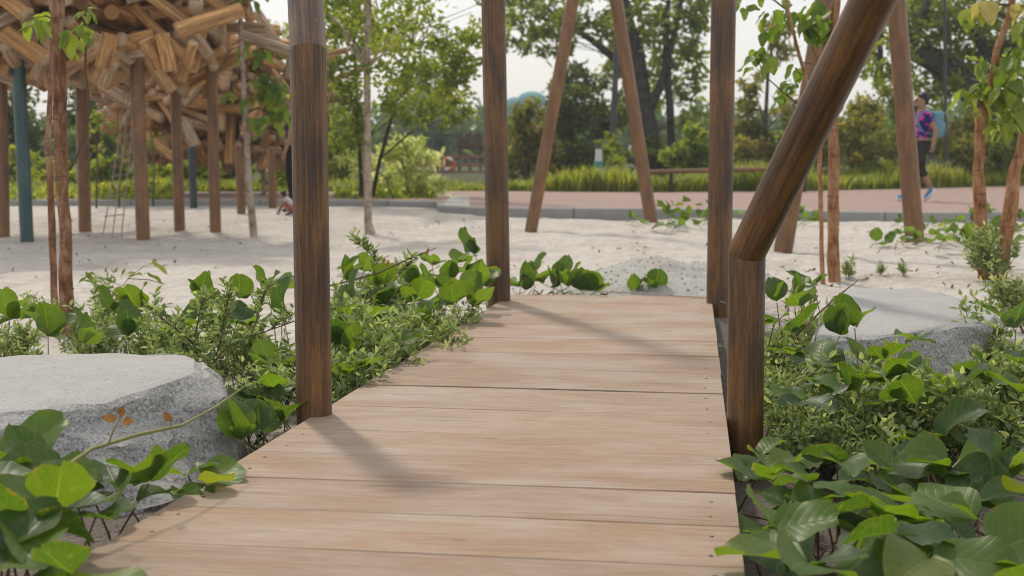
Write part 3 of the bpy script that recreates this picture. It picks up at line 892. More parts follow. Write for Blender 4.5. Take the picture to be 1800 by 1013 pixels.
# ------------------------------------------------------------------ large leaves
def leaf_mesh(name, mat_, kind, seed):
    """Leaf blade along +Y, unit length, face up +Z."""
    r = random.Random(seed); m_ = MB(); n, c = 9, 7
    fold, curl, wave = r.uniform(.1, .5), r.uniform(-.20, .32), r.uniform(.03, .085)
    ph = r.uniform(0, 6); asym = r.uniform(-.1, .1)
    for i in range(n + 1):
        s = i / n
        if kind == 'round':
            w = .46 * (math.sin(math.pi * min(1, s ** .92)) ** .58 if 0 < s < 1 else 0)
            if s > .9: w = max(w, .10)
        elif kind == 'ovate':
            w = .34 * (math.sin(math.pi * s ** .72) ** .75 if 0 < s < 1 else 0)
        else:
            w = .19 * (math.sin(math.pi * s ** .85) ** .85 if 0 < s < 1 else 0)
        for j in range(c):
            t = j / (c - 1) * 2 - 1
            x = t * w * (1 + asym * t)
            z = fold * abs(x) - curl * s * s + wave * t * t * math.sin(s * 9 + ph + (1.3 if t > 0 else 0))
            y = s - (.05 * (1 - abs(t)) if kind == 'round' and s > .95 else 0) + .02 * math.sin(5 * s + ph) * t
            m_.v.append(Vector((x, y, z)))
    for i in range(n):
        for j in range(c - 1):
            a = i * c + j
            uv = lambda ii, jj: (jj / (c - 1), ii / n)
            m_.face((a, a + 1, a + c + 1, a + c), [uv(i, j), uv(i, j + 1), uv(i + 1, j + 1), uv(i + 1, j)])
    return m_.mesh(name, mat_, True)
LEAF_ROUND = [leaf_mesh('leaf', M_LEAF, 'round', s) for s in range(8)] + [leaf_mesh('leaf', M_LEAF, 'ovate', s + 20) for s in range(3)]
LEAF_LIME = [leaf_mesh('leaf', M_LIME, 'ovate', s + 40) for s in range(3)] + [leaf_mesh('leaf', M_LIME, 'slim', s + 45) for s in range(3)]
LEAF_GREEN = [leaf_mesh('leaf', M_LEAFG, 'ovate', s + 60) for s in range(4)]
LEAF_PALE = [leaf_mesh('leaf', M_YELLEAF, 'ovate', 77)]
LEAF_BUD = [leaf_mesh('leaf', M_BUD, 'slim', 88)]

def put_leaf(parent, meshes, pos, d, nrm, size, rnd, wide=1.0):
    o = bpy.data.objects.new('leaf', rnd.choice(meshes)); COL.objects.link(o); o.parent = parent
    d = Vector(d).normalized(); nrm = Vector(nrm); x = d.cross(nrm)
    if x.length < 1e-4: x = d.cross(Vector((1, 0, .1)))
    x.normalize(); z = x.cross(d)
    M = Matrix((x, d, z)).transposed()
    o.rotation_mode = 'QUATERNION'; o.rotation_quaternion = M.to_quaternion()
    o.location = Vector(pos) - parent.location
    o.scale = (size * wide, size, size)
    return o

def creeper(label, tips, size, seed, stems=True, lift=(.15, 1.15), grp=None, up=0.0):
    """Trailing vine with leaflets in threes; tips are (px, py, Y) where the three leaflets meet."""
    rnd = random.Random(seed)
    pts = [P(*t) + Vector((0, 0, up)) for t in tips]
    c = sum(pts, Vector()) / len(pts)
    t = thing('creeper', label, 'plant', (c.x, c.y, gz(c.x, c.y)), grp)
    m_ = MB()
    for p in pts:
        a0 = rnd.uniform(0, 2 * math.pi)
        if rnd.random() < .6: a0 = -math.pi / 2 + rnd.gauss(0, .9)
        el = rnd.uniform(*lift)
        foot = Vector((p.x + rnd.gauss(0, .10), p.y + rnd.gauss(0, .10) + .03, 0)); foot.z = gz(foot.x, foot.y) + .005
        if p.z - foot.z < .04: p.z = foot.z + .05
        mid = foot.lerp(p, .5) + Vector((rnd.gauss(0, .02), rnd.gauss(0, .02), .01))
        m_.tube([foot, mid, p], [.0034, .003, .0022], 5)
        for k, (da, de, sz) in enumerate(((0, .05, 1.05), (1.45, -.12, .92), (-1.45, -.12, .92))):
            if rnd.random() < .06: continue
            a = a0 + da + rnd.gauss(0, .25); e = el + de + rnd.gauss(0, .3)
            d = Vector((math.cos(a) * math.cos(e), math.sin(a) * math.cos(e), math.sin(e)))
            nrm = Vector((0, 0, 1)) - d * d.z + Vector((rnd.gauss(0, .28), rnd.gauss(0, .28), 0))
            put_leaf(t, LEAF_ROUND, p + d * .006, d, nrm, size * sz * rnd.uniform(.58, 1.14), rnd, rnd.uniform(.85, 1.08))
    srt = sorted(pts, key=lambda q: q.x)
    for a, b in zip(srt, srt[1:]):                      # runners along the ground
        if (a - b).length < .7:
            fa, fb = Vector((a.x, a.y, gz(a.x, a.y) + .02)), Vector((b.x, b.y, gz(b.x, b.y) + .02))
            m = fa.lerp(fb, .5) + Vector((rnd.gauss(0, .05), rnd.gauss(0, .05), rnd.uniform(.01, .06)))
            m_.tube([fa, m, fb], [.004, .0045, .004], 5)
    s_ = m_.build('stem', rnd.choice([M_TWIG, M_GTWIG]), t); s_['kind'] = 'stuff'
    return t

def fill(x0, x1, y0, y1, n, seed, zf, mind=26):
    rnd = random.Random(seed); out = []; k = 0
    while len(out) < n and k < 4000:
        k += 1
        x, y = rnd.uniform(x0, x1), rnd.uniform(y0, y1)
        if any(math.hypot(x - a[0], (y - a[1]) * 1.3) < mind for a in out): continue
        out.append((x, y, zf(x, y, rnd)))
    return out
def zat(h):                                               # distance at which a leaf of height h over the ground shows at that row
    def f(x, y, rnd):
        hh = h + rnd.uniform(-.06, .07)
        Y = 4
        for _ in range(12):
            p = onz(x, y, gz(0, Y) + hh); Y = p.y
        return Y
    return f
near = zat(.20)
creeper('large leaved creeper in the near left corner, in front of the boulder',
        [(5, 815, 3.1), (70, 828, 3.05), (120, 838, 3.0), (25, 868, 2.8), (95, 905, 2.72), (170, 905, 2.74), (15, 965, 2.42), (100, 985, 2.42), (40, 930, 2.55), (210, 862, 3.1), (150, 845, 3.0), (0, 900, 2.65), (-40, 850, 2.8), (130, 1010, 2.35), (60, 860, 2.9)], .18, 1, lift=(-.25, .45))
creeper('broad leaved creeper leaning over the deck edge beside the big boulder', [(300, 868, 3.28), (360, 852, 3.34), (262, 850, 3.25), (330, 835, 3.4)], .15, 2, lift=(.1, .6))
creeper('dark leaved creeper between the big boulder and the near left post', [(425, 775, 4.05), (462, 760, 4.1), (500, 740, 4.3), (455, 700, 4.55), (490, 690, 4.6), (440, 735, 4.3), (480, 650, 4.9), (505, 660, 4.9)], .14, 3)
creeper('bright leaved creeper behind the big boulder, under the red trunks', [(-5, 590, 5.6), (18, 580, 5.6), (85, 610, 5.4), (150, 622, 5.3), (200, 565, 5.9), (245, 565, 5.9), (262, 600, 5.6), (225, 610, 5.5), (60, 575, 6.2), (130, 598, 5.9)], .145, 4, lift=(.5, 1.25), up=.04)
creeper('upright bright leaved creeper left of the near left post', [(355, 548, 6.0), (372, 560, 5.9), (422, 545, 6.0), (470, 530, 6.2), (500, 525, 6.4), (390, 590, 5.6), (330, 600, 5.6), (440, 590, 5.6), (498, 575, 5.8)], .15, 5, lift=(.5, 1.3), up=.05)
creeper('thick bright creeper at the foot of the far left post', [(845, 520, 7.0), (820, 492, 7.4), (800, 478, 7.6), (835, 462, 7.8), (775, 525, 7.1), (745, 505, 7.4), (720, 515, 7.2), (700, 540, 6.9), (735, 545, 6.8), (765, 560, 6.6), (800, 550, 6.6), (830, 555, 6.6), (855, 500, 7.3), (790, 510, 7.2), (810, 530, 6.9), (760, 480, 7.7), (690, 505, 7.4)], .16, 6, lift=(.4, 1.2), up=.045)
creeper('creeper among grey green shrubs on the right of the near left post', [(600, 600, 5.7), (612, 555, 6.2), (595, 640, 5.3), (655, 595, 5.8), (665, 530, 6.6), (640, 500, 7.2), (610, 520, 6.8), (610, 695, 4.95), (645, 680, 5.1), (690, 640, 5.4), (660, 560, 6.2), (622, 650, 5.3), (700, 590, 5.9), (745, 600, 5.9), (725, 560, 6.3), (680, 565, 6.2)], .145, 7, lift=(.3, 1.2), up=.075)
creeper('row of bright round leaves showing just beyond the far end of the deck', [(915, 505, 8.1), (935, 490, 8.3), (955, 500, 8.2), (975, 508, 8.1), (1000, 505, 8.1), (1020, 512, 8.0), (1048, 513, 8.0), (925, 512, 8.0), (985, 498, 8.3), (905, 500, 8.2)], .165, 8, lift=(.6, 1.3))
creeper('small pair of bright leaves beyond the far end of the deck, by the gravel', [(1118, 516, 8.0), (1150, 514, 8.0)], .13, 9, lift=(.8, 1.2))
creeper('dense broad leaved creeper in the near right corner', fill(1340, 1830, 915, 1030, 11, 21, near, 72) + [(1430, 915, 3.1), (1620, 890, 3.25), (1690, 855, 3.45), (1770, 850, 3.4), (1350, 935, 3.1), (1545, 905, 3.15)], .185, 10, lift=(-.2, .55))
creeper('broad leaved creeper around the foot of the bent right post', fill(1330, 1560, 785, 880, 9, 22, near, 54), .155, 11, lift=(-.1, .7))
creeper('large leaved creeper at the right edge below the shrubs', fill(1560, 1830, 760, 880, 9, 23, near, 58), .175, 12, lift=(-.15, .65))
creeper('tall bright leaves standing in front of the pale right boulder', [(1502, 590, 5.0), (1475, 605, 4.9), (1430, 640, 4.7), (1520, 655, 4.6), (1600, 612, 4.9), (1555, 650, 4.6)], .155, 13, up=.03, lift=(.4, 1.35))
creeper('bright leaves right behind the upper part of the bent right post', [(1365, 552, 5.6), (1395, 540, 5.8), (1410, 560, 5.5), (1360, 590, 5.2), (1390, 610, 5.0), (1430, 520, 6.2), (1380, 640, 4.8)], .14, 14, lift=(.3, 1.2), up=.05)
creeper('leaves scattered through the grey green shrubs on the right', [(1495, 715, 4.2), (1470, 705, 4.25), (1560, 735, 4.1), (1610, 740, 4.05), (1700, 690, 4.35), (1790, 660, 4.6), (1740, 700, 4.3), (1795, 720, 4.15), (1660, 720, 4.15), (1410, 730, 4.15), (1785, 600, 5.1), (1520, 690, 4.4), (1580, 690, 4.4), (1440, 670, 4.5)], .15, 15, lift=(.1, 1.1), up=.05)
creeper('low creeper spreading on the sand around the thin straight pole behind the deck', fill(1165, 1252, 362, 398, 17, 31, zat(.10), 14) + [(1130, 392, 15.0), (1110, 385, 15.5), (1300, 378, 15.6), (1325, 372, 16)], .15, 16, lift=(.3, 1.2))
creeper('low creeper on the sand by the pole in front of the walking woman', fill(1572, 1690, 392, 432, 18, 32, zat(.09), 14) + [(1540, 432, 12), (1555, 434, 12)], .115, 17, lift=(.2, 1.1))
creeper('low bright creeper behind the twin orange trunks at the right edge', fill(1700, 1830, 375, 435, 18, 33, zat(.2), 18), .15, 18, lift=(.3, 1.2))
creeper('sparse creeper on the sand left of the pair of thin red trunks', fill(1392, 1440, 372, 392, 6, 34, zat(.10), 12), .14, 19, lift=(.2, 1.1))
# trailing vine with orange buds across the boulder
vn = thing('vine_shoot', 'long bare vine shoot with orange buds arching in front of the big boulder', 'plant', G(30, 960))
mb = MB(); vp = [P(20, 900, 2.7), P(75, 850, 2.75), P(160, 790, 2.9), P(240, 765, 3.05), P(320, 748, 3.2), P(380, 715, 3.4), P(432, 678, 3.6)]
mb.tube(vp, [.005, .005, .0048, .0045, .004, .0032, .0015], 7)
mb.tube([P(190, 782, 2.95), P(200, 755, 2.95), P(212, 735, 2.95)], [.0025, .002, .0015], 5); mb.tube([P(300, 752, 3.15), P(300, 738, 3.15)], .0018, 5)
mb.build('stem', M_GTWIG, vn)
rb = random.Random(5)
for x, y, dx, dz in ((205, 737, -1, .2), (210, 733, .4, .8), (214, 740, 1, 0), (300, 742, -.4, .9)):
    put_leaf(vn, LEAF_BUD, P(x, y, 2.95 if x < 250 else 3.15), (dx, -.3, dz), (0, -1, .3), .034, rb, 1.6)
vn2 = thing('vine_shoot', 'thin brown shoot reaching out over the sand beside the near left post', 'plant', G(640, 560))
mb = MB(); mb.tube([P(540, 512, 6.3), P(600, 498, 6.4), P(665, 480, 6.5), P(720, 455, 6.6), P(767, 436, 6.7)], [.005, .005, .0045, .004, .002], 6); mb.build('stem', M_TWIG, vn2)
for x, y in ((673, 465), (680, 470), (750, 448)): put_leaf(vn2, LEAF_BUD, P(x, y, 6.5), (.3, 0, 1), (0, -1, 0), .04, rb)
vn3 = thing('vine_shoot', 'thin pale shoot leaning across the pale right boulder', 'plant', G(1440, 640))
mb = MB(); mb.tube([P(1400, 590, 5.0), P(1440, 550, 5.15), P(1480, 515, 5.3), P(1512, 490, 5.4)], [.004, .004, .003, .0015], 6); mb.build('stem', M_TWIG, vn3)

# ------------------------------------------------------------------ small leaved shrubs
def shrub_data(seed, h=.42, spread=.34, nb=9, ll=.030):
    """Branching twigs with small opposite leaves, origin at the foot."""
    r = random.Random(seed); m_ = MB(); pts = []; dirs = []
    def grow(p, d, L, rad, lvl):
        n = 4; q = [p]
        for i in range(n):
            d = (d + Vector((r.gauss(0, .16), r.gauss(0, .16), r.gauss(.05, .10)))).normalized(); q.append(q[-1] + d * L / n)
        m_.tube(q, [rad * (1 - .5 * i / n) for i in range(n + 1)], 5, caps=False)
        if lvl < 2:
            for k in range(r.randint(3, 5)):
                i = r.randint(1, n); a = r.uniform(0, 6.28)
                dd = (d + Vector((math.cos(a), math.sin(a), r.uniform(.1, .7))) * .9).normalized()
                grow(q[i], dd, L * r.uniform(.42, .7), rad * .55, lvl + 1)
        if lvl >= 1:
            for i in range(int(L / .034)):
                t = (i + .5) / max(1, int(L / .034)); k = min(n - 1, int(t * n)); b = q[k].lerp(q[k + 1], t * n - k)
                if lvl == 1 and t < .35: continue
                a = i * 1.57 + r.uniform(-.3, .3)
                u = d.cross(Vector((0.3, .9, .2))).normalized(); w = d.cross(u)
                for s_ in (1, -1):
                    o = (u * math.cos(a) + w * math.sin(a)) * s_
                    pts.append(b); dirs.append(o + d * .9)
    for k in range(nb):
        a = r.uniform(0, 6.28); o = r.uniform(.15, .9)
        grow(Vector((r.gauss(0, .03), r.gauss(0, .03), -.02)), Vector((math.cos(a) * o, math.sin(a) * o, 1)).normalized(), h * r.uniform(.6, 1.0), .0042, 0)
    tw = m_.mesh('twigs', M_TWIG)
    tmp = leaf_cloud('foliage', pts, ll, ll * .42, M_FOL_GREY, None, dirs=dirs, upbias=.5, fold=.15)
    me = tmp.data; bpy.data.objects.remove(tmp)
    return tw, me
SHRUBS = [shrub_data(s, .29 + .04 * (s % 3), nb=8 + s % 3, ll=.052) for s in range(5)]
def shrub(label, px, py, Y, scale, k, rot=0.0, grp='small leaved grey green shrubs'):
    q = P(px, py, Y); z = gz(q.x, q.y)
    t = thing('shrub', label, 'shrub', (q.x, q.y, z), grp)
    t.rotation_euler = (0, 0, rot); t.scale = (scale,) * 3
    tw, fo = SHRUBS[k % 5]
    a = bpy.data.objects.new('twigs', tw); COL.objects.link(a); a.parent = t
    b = bpy.data.objects.new('foliage', fo); COL.objects.link(b); b.parent = t; b['kind'] = 'stuff'
    return t
SH = [
 ('grey green shrub at the left edge, left of the red trunks', 40, 600, 6.3, .75), ('grey green shrub round the foot of the thin red trunk', 95, 560, 7.2, .7),
 ('low shrub round the foot of the thick red trunk', 140, 590, 6.4, .7), ('wispy shrub right of the thick red trunk', 190, 545, 7.0, .95),
 ('small leaved shrub behind the middle of the big boulder', 240, 600, 5.9, .8), ('small leaved shrub behind the right end of the big boulder', 310, 610, 5.6, 1.05),
 ('shrub just left of the near left post', 450, 600, 5.7, .95),
 ('shrub low between the boulder and the near left post', 440, 700, 4.7, .8), ('shrub tucked behind the near left post', 500, 620, 5.3, .9),
 ('shrub immediately right of the near left post', 610, 640, 5.3, .85), ('shrub in the middle of the left thicket', 660, 600, 5.8, .95),
 ('shrub at the edge of the deck halfway along', 665, 620, 5.55, .75), ('shrub by the deck edge short of the far left post', 755, 565, 6.3, .7),
 ('shrub behind the yellowing leaf in the left thicket', 640, 560, 6.3, .9), ('shrub low beside the deck, close right of the near left post', 620, 700, 4.85, .7),
 ('shrub in the left thicket under the far left creeper', 740, 555, 6.6, .75),
 ('shrub hard against the right side of the bent post', 1392, 700, 4.5, .7), ('shrub right of the bent post, second from it', 1430, 690, 4.4, .9),
 ('shrub in front of the pale right boulder, below its tallest leaf', 1510, 680, 4.6, .85), ('shrub below the dark face of the right boulder', 1600, 690, 4.65, .9),
 ('shrub below the right corner of the right boulder', 1690, 690, 4.7, .9), ('shrub at the right edge below the flat rock', 1780, 690, 4.7, .95),
 ('shrub behind the joint of the bent post', 1380, 590, 5.4, .95), ('shrub left of the pale right boulder', 1430, 560, 5.9, .95),
 ('bare lower shrub beside the bare sand right of the bent post', 1425, 780, 4.1, .65), ('shrub in the lower middle of the right thicket', 1500, 760, 4.05, .8),
 ('shrub in the lower right of the right thicket', 1580, 750, 4.05, .85), ('shrub at the right edge of the right thicket', 1680, 740, 4.2, .85), ('dark stemmed shrub right of the right boulder', 1745, 610, 5.6, .9),
 ('airy shrub at the right edge by the orange trunks', 1805, 560, 7.0, .75), ('small shrub at the foot of the left orange trunk', 1745, 500, 8.8, .8),
 ('tiny sprig on the sand behind the right boulder, nearer the red trunks', 1548, 490, 9.2, .22), ('tiny sprig on the sand behind the right boulder, farther right', 1590, 492, 9.2, .2),
 ('shrub filling the left thicket behind the near left post and beside it', 600, 590, 5.75, .9), ('shrub against the deck in the lower left thicket', 630, 660, 5.2, .85),
 ('shrub in the left thicket near its upper edge, left of the far left creeper', 690, 530, 6.8, .85), ('shrub close to the deck halfway to the far left post', 712, 600, 5.75, .75),
 ('shrub at the upper left of the left thicket, by the brown shoot', 610, 545, 6.5, .8), ('shrub under the far left post creeper, beside the deck', 795, 550, 6.6, .65),
 ('shrub left of the open branched shrub', 320, 640, 5.3, .9), ('shrub behind the upright bright leaves left of the near left post', 415, 560, 6.1, .9),
 ('shrub between the boulder and the red trunks', 185, 600, 5.9, .8), ('shrub at the left edge behind the boulder', 20, 610, 5.7, .8),
 ('shrub at the middle of the right thicket', 1550, 715, 4.35, .9), ('shrub in the right thicket below the boulder face, to its right', 1640, 720, 4.4, .9),
 ('shrub at the middle left of the right thicket', 1460, 725, 4.25, .85), ('shrub in the right thicket, uppermost at the right edge', 1770, 650, 4.9, .85),
 ('shrub at the lower right edge of the right thicket', 1760, 740, 4.15, .85), ('shrub low in the right thicket, under the middle', 1530, 790, 3.95, .7),
 ('shrub right behind the bent post at its middle height', 1365, 650, 4.9, .8), ('shrub in front of the left end of the right boulder', 1450, 625, 4.9, .8),
 ('shrub beside the deck just past the near left post', 628, 675, 5.05, .85), ('shrub beside the deck, a little past the near left post', 650, 640, 5.3, .85),
 ('shrub in the left thicket directly behind the yellowing round leaf', 600, 615, 5.5, .95), ('shrub beside the deck before the far left post creeper', 735, 585, 5.95, .75),
 ('shrub at the centre of the left thicket, nearer the sand', 640, 530, 6.9, .85), ('sprig at the foot of the pair of red trunks', 1490, 498, 9.0, .35)]
for i, (lab, x, y, Y, s_) in enumerate(SH): shrub(lab, x, y, Y, s_ * (.86 if x > 1340 and Y < 4.7 else .74 if x > 1340 and Y < 5.2 else .92 if 585 < x < 900 else .82 if x < 900 else 1), i * 3 + i // 5, i * 1.9)

def hand_shrub(label, paths, Y, seed):
    r = random.Random(seed)
    f = P(*paths[0][0], Y); t = thing('shrub', label, 'shrub', (f.x, f.y, gz(f.x, f.y)), 'small leaved grey green shrubs')
    m_ = MB(); pts, dirs = [], []
    for pa in paths:
        q = [P(x, y, Y + r.gauss(0, .05)) for x, y in pa]
        if pa is paths[0]: q[0].z = gz(f.x, f.y) - .02
        w0 = .006 if pa is paths[0] else .004
        m_.tube(q, [w0 * (1 - .6 * i / len(q)) for i in range(len(q))], 6)
        for a, b in zip(q[1:], q[2:]):
            for k in range(7):
                o = a.lerp(b, k / 7); d = (b - a).normalized() + Vector((r.gauss(0, .6), r.gauss(0, .6), r.uniform(.2, 1)))
                d.normalize(); e = o + d * r.uniform(.03, .09)
                m_.tube([o, e], [.0015, .0008], 4)
                for j in range(6):
                    c = o.lerp(e, .3 + .12 * j); a_ = r.uniform(0, 6.28)
                    pts.append(c); dirs.append(d * .7 + Vector((math.cos(a_), math.sin(a_), .1)))
    m_.build('twigs', M_TWIG, t)['kind'] = 'stuff'
    o = leaf_cloud('foliage', pts, .036, .015, M_FOL_GREY, t, dirs=dirs, fold=.15); o['kind'] = 'stuff'
hand_shrub('open shrub with forking dark branches, right of the big boulder', [[(364, 705), (367, 670), (368, 645), (350, 615), (318, 585), (284, 560), (268, 540)], [(368, 645), (395, 615), (440, 592), (490, 575), (525, 562)], [(367, 650), (385, 610), (392, 575), (398, 540), (402, 520)], [(368, 668), (420, 655), (470, 665), (505, 680)], [(350, 615), (345, 580), (352, 545), (360, 525)], [(440, 592), (452, 560), (460, 530), (468, 505)]], 5.15, 3)
hand_shrub('tall thin sprig standing out against the sand, right of the near left post', [[(690, 560), (680, 510), (668, 475), (655, 450), (640, 436), (630, 425)], [(680, 510), (700, 485), (712, 470), (725, 460)]], 6.7, 4)
sg = thing('bamboo_sprig', 'wispy sprig with narrow drooping leaves right of the red trunks', 'plant', G(200, 560))
rs_ = random.Random(8)
for pa in ([(200, 560), (205, 520), (225, 490), (250, 470), (275, 458)], [(225, 490), (262, 492), (290, 500)], [(205, 520), (180, 500), (160, 478)]):
    mb = MB(); q = [P(x, y, 7.0) for x, y in pa]; mb.tube(q, [.003, .0025, .002, .0015, .001][:len(q)], 5); mb.build('stem', M_TWIG, sg)
for x, y in ((240, 478), (250, 482), (258, 480), (268, 460), (280, 456), (262, 492), (285, 500), (165, 480), (172, 488), (150, 478), (215, 500), (222, 470)):
    put_leaf(sg, LEAF_LIME[3:], P(x, y, 7.0), (rs_.choice((-1, 1)) * rs_.uniform(.4, 1), rs_.gauss(0, .3), -rs_.uniform(.1, 1)), (0, -.6, 1), rs_.uniform(.06, .12), rs_, .8)
dl = MB(); q0 = onz(1062, 520, DZ + .006)
for i in range(5):
    for j in range(3): dl.v.append(q0 + Vector(((i - 2) * .012, (j - 1) * .012 * (1 - abs(i - 2) / 2.6), .004 + .010 * abs(j - 1) + .004 * math.sin(i * 2))))
for i in range(4):
    for j in range(2): dl.face((i * 3 + j, i * 3 + j + 1, i * 3 + j + 4, i * 3 + j + 3))
tag(dl.build('dry_leaf', M_RED), 'small curled dry leaf on the far end of the deck', 'leaf')

# ------------------------------------------------------------------ young trees near the camera
def young_tree(label, trunks, Y, mat_, clusters=(), twigs=(), seed=0, name='young_tree', leaves=None, droop=.9, grp=None):
    rnd = random.Random(seed)
    b0 = trunks[0][0]
    g_ = G(b0[0], b0[1]) if Y is None else P(b0[0], b0[1], Y)
    Y = g_.y
    t = thing(name, label, 'tree', (g_.x, g_.y, gz(g_.x, g_.y)), grp)
    m_ = MB()
    for tr in trunks:
        Yt = G(tr[0][0], tr[0][1]).y if tr[0][1] > 330 else Y
        pts = [P(x, y, Yt) for x, y, w in tr]; rad = [w / 2 * mpp(Yt) for x, y, w in tr]
        # finer, slightly knotted
        pp, rr_ = [pts[0] - Vector((0, 0, .15))], [rad[0] * 1.25]
        for i in range(len(pts) - 1):
            ns = max(3, int((pts[i + 1] - pts[i]).length / .12))
            for k in range(ns):
                f = k / ns; q = pts[i].lerp(pts[i + 1], f); r_ = rad[i] + (rad[i + 1] - rad[i]) * f
                pp.append(q + Vector((rnd.gauss(0, r_ * .10), rnd.gauss(0, r_ * .10), 0))); rr_.append(r_ * rnd.uniform(.92, 1.1))
        pp.append(pts[-1]); rr_.append(rad[-1])
        m_.tube(pp, rr_, 12)
        for k in range(3, len(pp) - 2, 3):            # pruned stubs
            if rnd.random() < .5:
                a = rnd.uniform(0, 6.28); o = Vector((math.cos(a), math.sin(a), .5)).normalized()
                m_.tube([pp[k], pp[k] + o * rr_[k] * 1.25], [rr_[k] * .35, rr_[k] * .22], 6)
    m_.build('trunk', mat_, t)
    if twigs:
        for tw in twigs:
            m_ = MB(); m_.tube([P(x, y, Y) for x, y, w in tw], [max(.0015, w / 2 * mpp(Y)) for x, y, w in tw], 6)
            m_.build('branch', M_TWIG, t)
    L = leaves or LEAF_LIME
    for cx, cy, n, sz, spread in clusters:
        for k in range(int(n * 1.6)):
            p = P(cx + rnd.gauss(0, spread), cy + rnd.gauss(0, spread * .6), Y + rnd.gauss(0, .12))
            a = rnd.uniform(0, 6.28)
            d = Vector((math.cos(a) * .6, math.sin(a) * .6, -droop + rnd.gauss(0, .35)))
            put_leaf(t, L, p, d, Vector((math.cos(a), math.sin(a) - .5, .6)), sz * mpp(Y) * rnd.uniform(.7, 1.15), rnd, rnd.uniform(.8, 1.0))
    return t
young_tree('young tree with a thick and a thin peeling red trunk left of the deck', [[(119, 590, 25), (116, 440, 23), (108, 300, 22), (104, 150, 23), (103, 0, 20), (103, -260, 17)], [(96, 547, 13), (92, 400, 12), (84, 250, 11), (91, 120, 9), (92, -20, 8), (96, -200, 6)]], None, M_RED,
           [(66, 32, 5, 42, 9), (48, 40, 2, 26, 4), (122, 58, 5, 40, 8), (148, 22, 4, 30, 6), (152, 45, 5, 38, 8)],
           [[(105, 38, 4), (80, 28, 3), (62, 30, 2), (46, 36, 1)], [(104, 60, 4), (118, 50, 3), (126, 52, 2)], [(122, 300, 5), (138, 270, 4), (152, 225, 4), (158, 190, 4), (150, 120, 4), (151, 75, 4), (148, 40, 3), (160, -60, 2)], [(151, 75, 3), (168, 40, 2), (172, 10, 2)]], 41)
young_tree('slim young tree with a pale grey trunk in front of the log nests', [[(446, 415, 14), (437, 320, 12), (431, 200, 11), (426, 100, 9), (421, 0, 8), (418, -200, 6)]], None, M_PALE,
           [(455, 95, 7, 30, 13), (470, 140, 9, 30, 16), (485, 165, 8, 30, 14), (450, 170, 5, 28, 10), (475, 205, 9, 30, 16), (408, 165, 3, 26, 8), (500, 195, 6, 28, 10), (440, -20, 10, 30, 22), (395, -60, 10, 30, 22)],
           [[(431, 200, 5), (452, 190, 4), (480, 200, 3), (500, 205, 2)], [(428, 110, 5), (450, 100, 3), (470, 130, 3), (490, 160, 2)], [(430, 180, 4), (408, 160, 2)]], 42, leaves=LEAF_GREEN)
young_tree('young tree with one red trunk and a thin dark stem right of the bent post', [[(1466, 497, 23), (1466, 380, 20), (1466, 260, 19), (1463, 120, 16), (1470, 0, 14), (1474, -220, 10)], [(1446, 500, 9), (1443, 400, 8), (1441, 260, 8), (1420, 150, 6), (1400, 80, 6), (1386, 20, 5), (1372, -60, 4)]], None, M_ORANGE,
           [(1335, 90, 5, 40, 8), (1345, 105, 4, 36, 9), (1405, 20, 10, 36, 22), (1440, 25, 12, 40, 18), (1425, 50, 6, 36, 12), (1385, 150, 4, 34, 9), (1375, 170, 3, 30, 8), (1330, -20, 8, 36, 20), (1455, 45, 6, 38, 10), (1300, 10, 4, 34, 10), (1400, 120, 3, 30, 8), (1350, 45, 4, 30, 10)],
           [[(1441, 210, 5), (1410, 190, 4), (1380, 165, 3), (1340, 130, 2), (1330, 90, 2)], [(1386, 20, 4), (1360, 0, 3), (1335, -10, 2)], [(1464, 60, 5), (1440, 50, 4), (1415, 35, 3)], [(1410, 110, 3), (1440, 115, 2), (1425, 75, 2)]], 43, leaves=LEAF_GREEN)
young_tree('pair of crooked orange barked trunks with drooping lime leaves at the right edge', [[(1733, 490, 24), (1727, 400, 22), (1719, 300, 20), (1726, 210, 19), (1742, 150, 14), (1752, 90, 12), (1776, 20, 13), (1790, -80, 11), (1800, -220, 9)], [(1755, 495, 26), (1772, 400, 24), (1784, 300, 23), (1812, 210, 20), (1850, 120, 16), (1880, -40, 12)]], None, M_ORANGE,
           [(1700, 160, 9, 40, 13), (1740, 150, 12, 42, 14), (1765, 165, 10, 40, 13), (1790, 190, 9, 42, 10), (1760, 215, 6, 40, 10), (1735, 105, 7, 38, 11), (1770, 110, 8, 40, 12), (1795, 90, 7, 40, 10), (1725, 185, 5, 40, 9), (1790, 145, 8, 40, 10), (1750, 130, 6, 38, 12), (1700, 20, 4, 34, 8), (1795, 40, 5, 40, 8)],
           [[(1730, 190, 6), (1712, 165, 4), (1695, 155, 3)], [(1740, 150, 6), (1765, 150, 4), (1790, 160, 3)], [(1750, 95, 5), (1770, 105, 3), (1795, 85, 3)], [(1770, 30, 5), (1735, 15, 3), (1700, 12, 2)]], 44, leaves=LEAF_LIME)
tq = young_tree('pale yellow leaves hanging from a thin twig in the upper right corner', [[(1860, 60, 8), (1810, 12, 6), (1760, 8, 4), (1720, 14, 3)]], 9.0, M_TWIG, [(1728, 5, 3, 46, 6), (1790, 8, 2, 46, 6), (1742, 6, 2, 46, 4)], (), 45, name='twig_spray', leaves=LEAF_PALE)
tq['category'] = 'twig'

# ------------------------------------------------------------------ trees of the middle distance and beyond
def blob_points(c, rx, ry, rz, n, per=26, sig=.17):
    k = max(3, n // per)
    u = RNG.normal(size=(k, 3)); u /= np.linalg.norm(u, axis=1)[:, None]
    rad = RNG.uniform(.25, 1, k) ** .6
    cc = u * rad[:, None]
    idx = RNG.integers(0, k, n)
    p = cc[idx] + RNG.normal(size=(n, 3)) * sig
    return np.array(c)[None] + p * np.array([rx, ry, rz])[None], idx, k

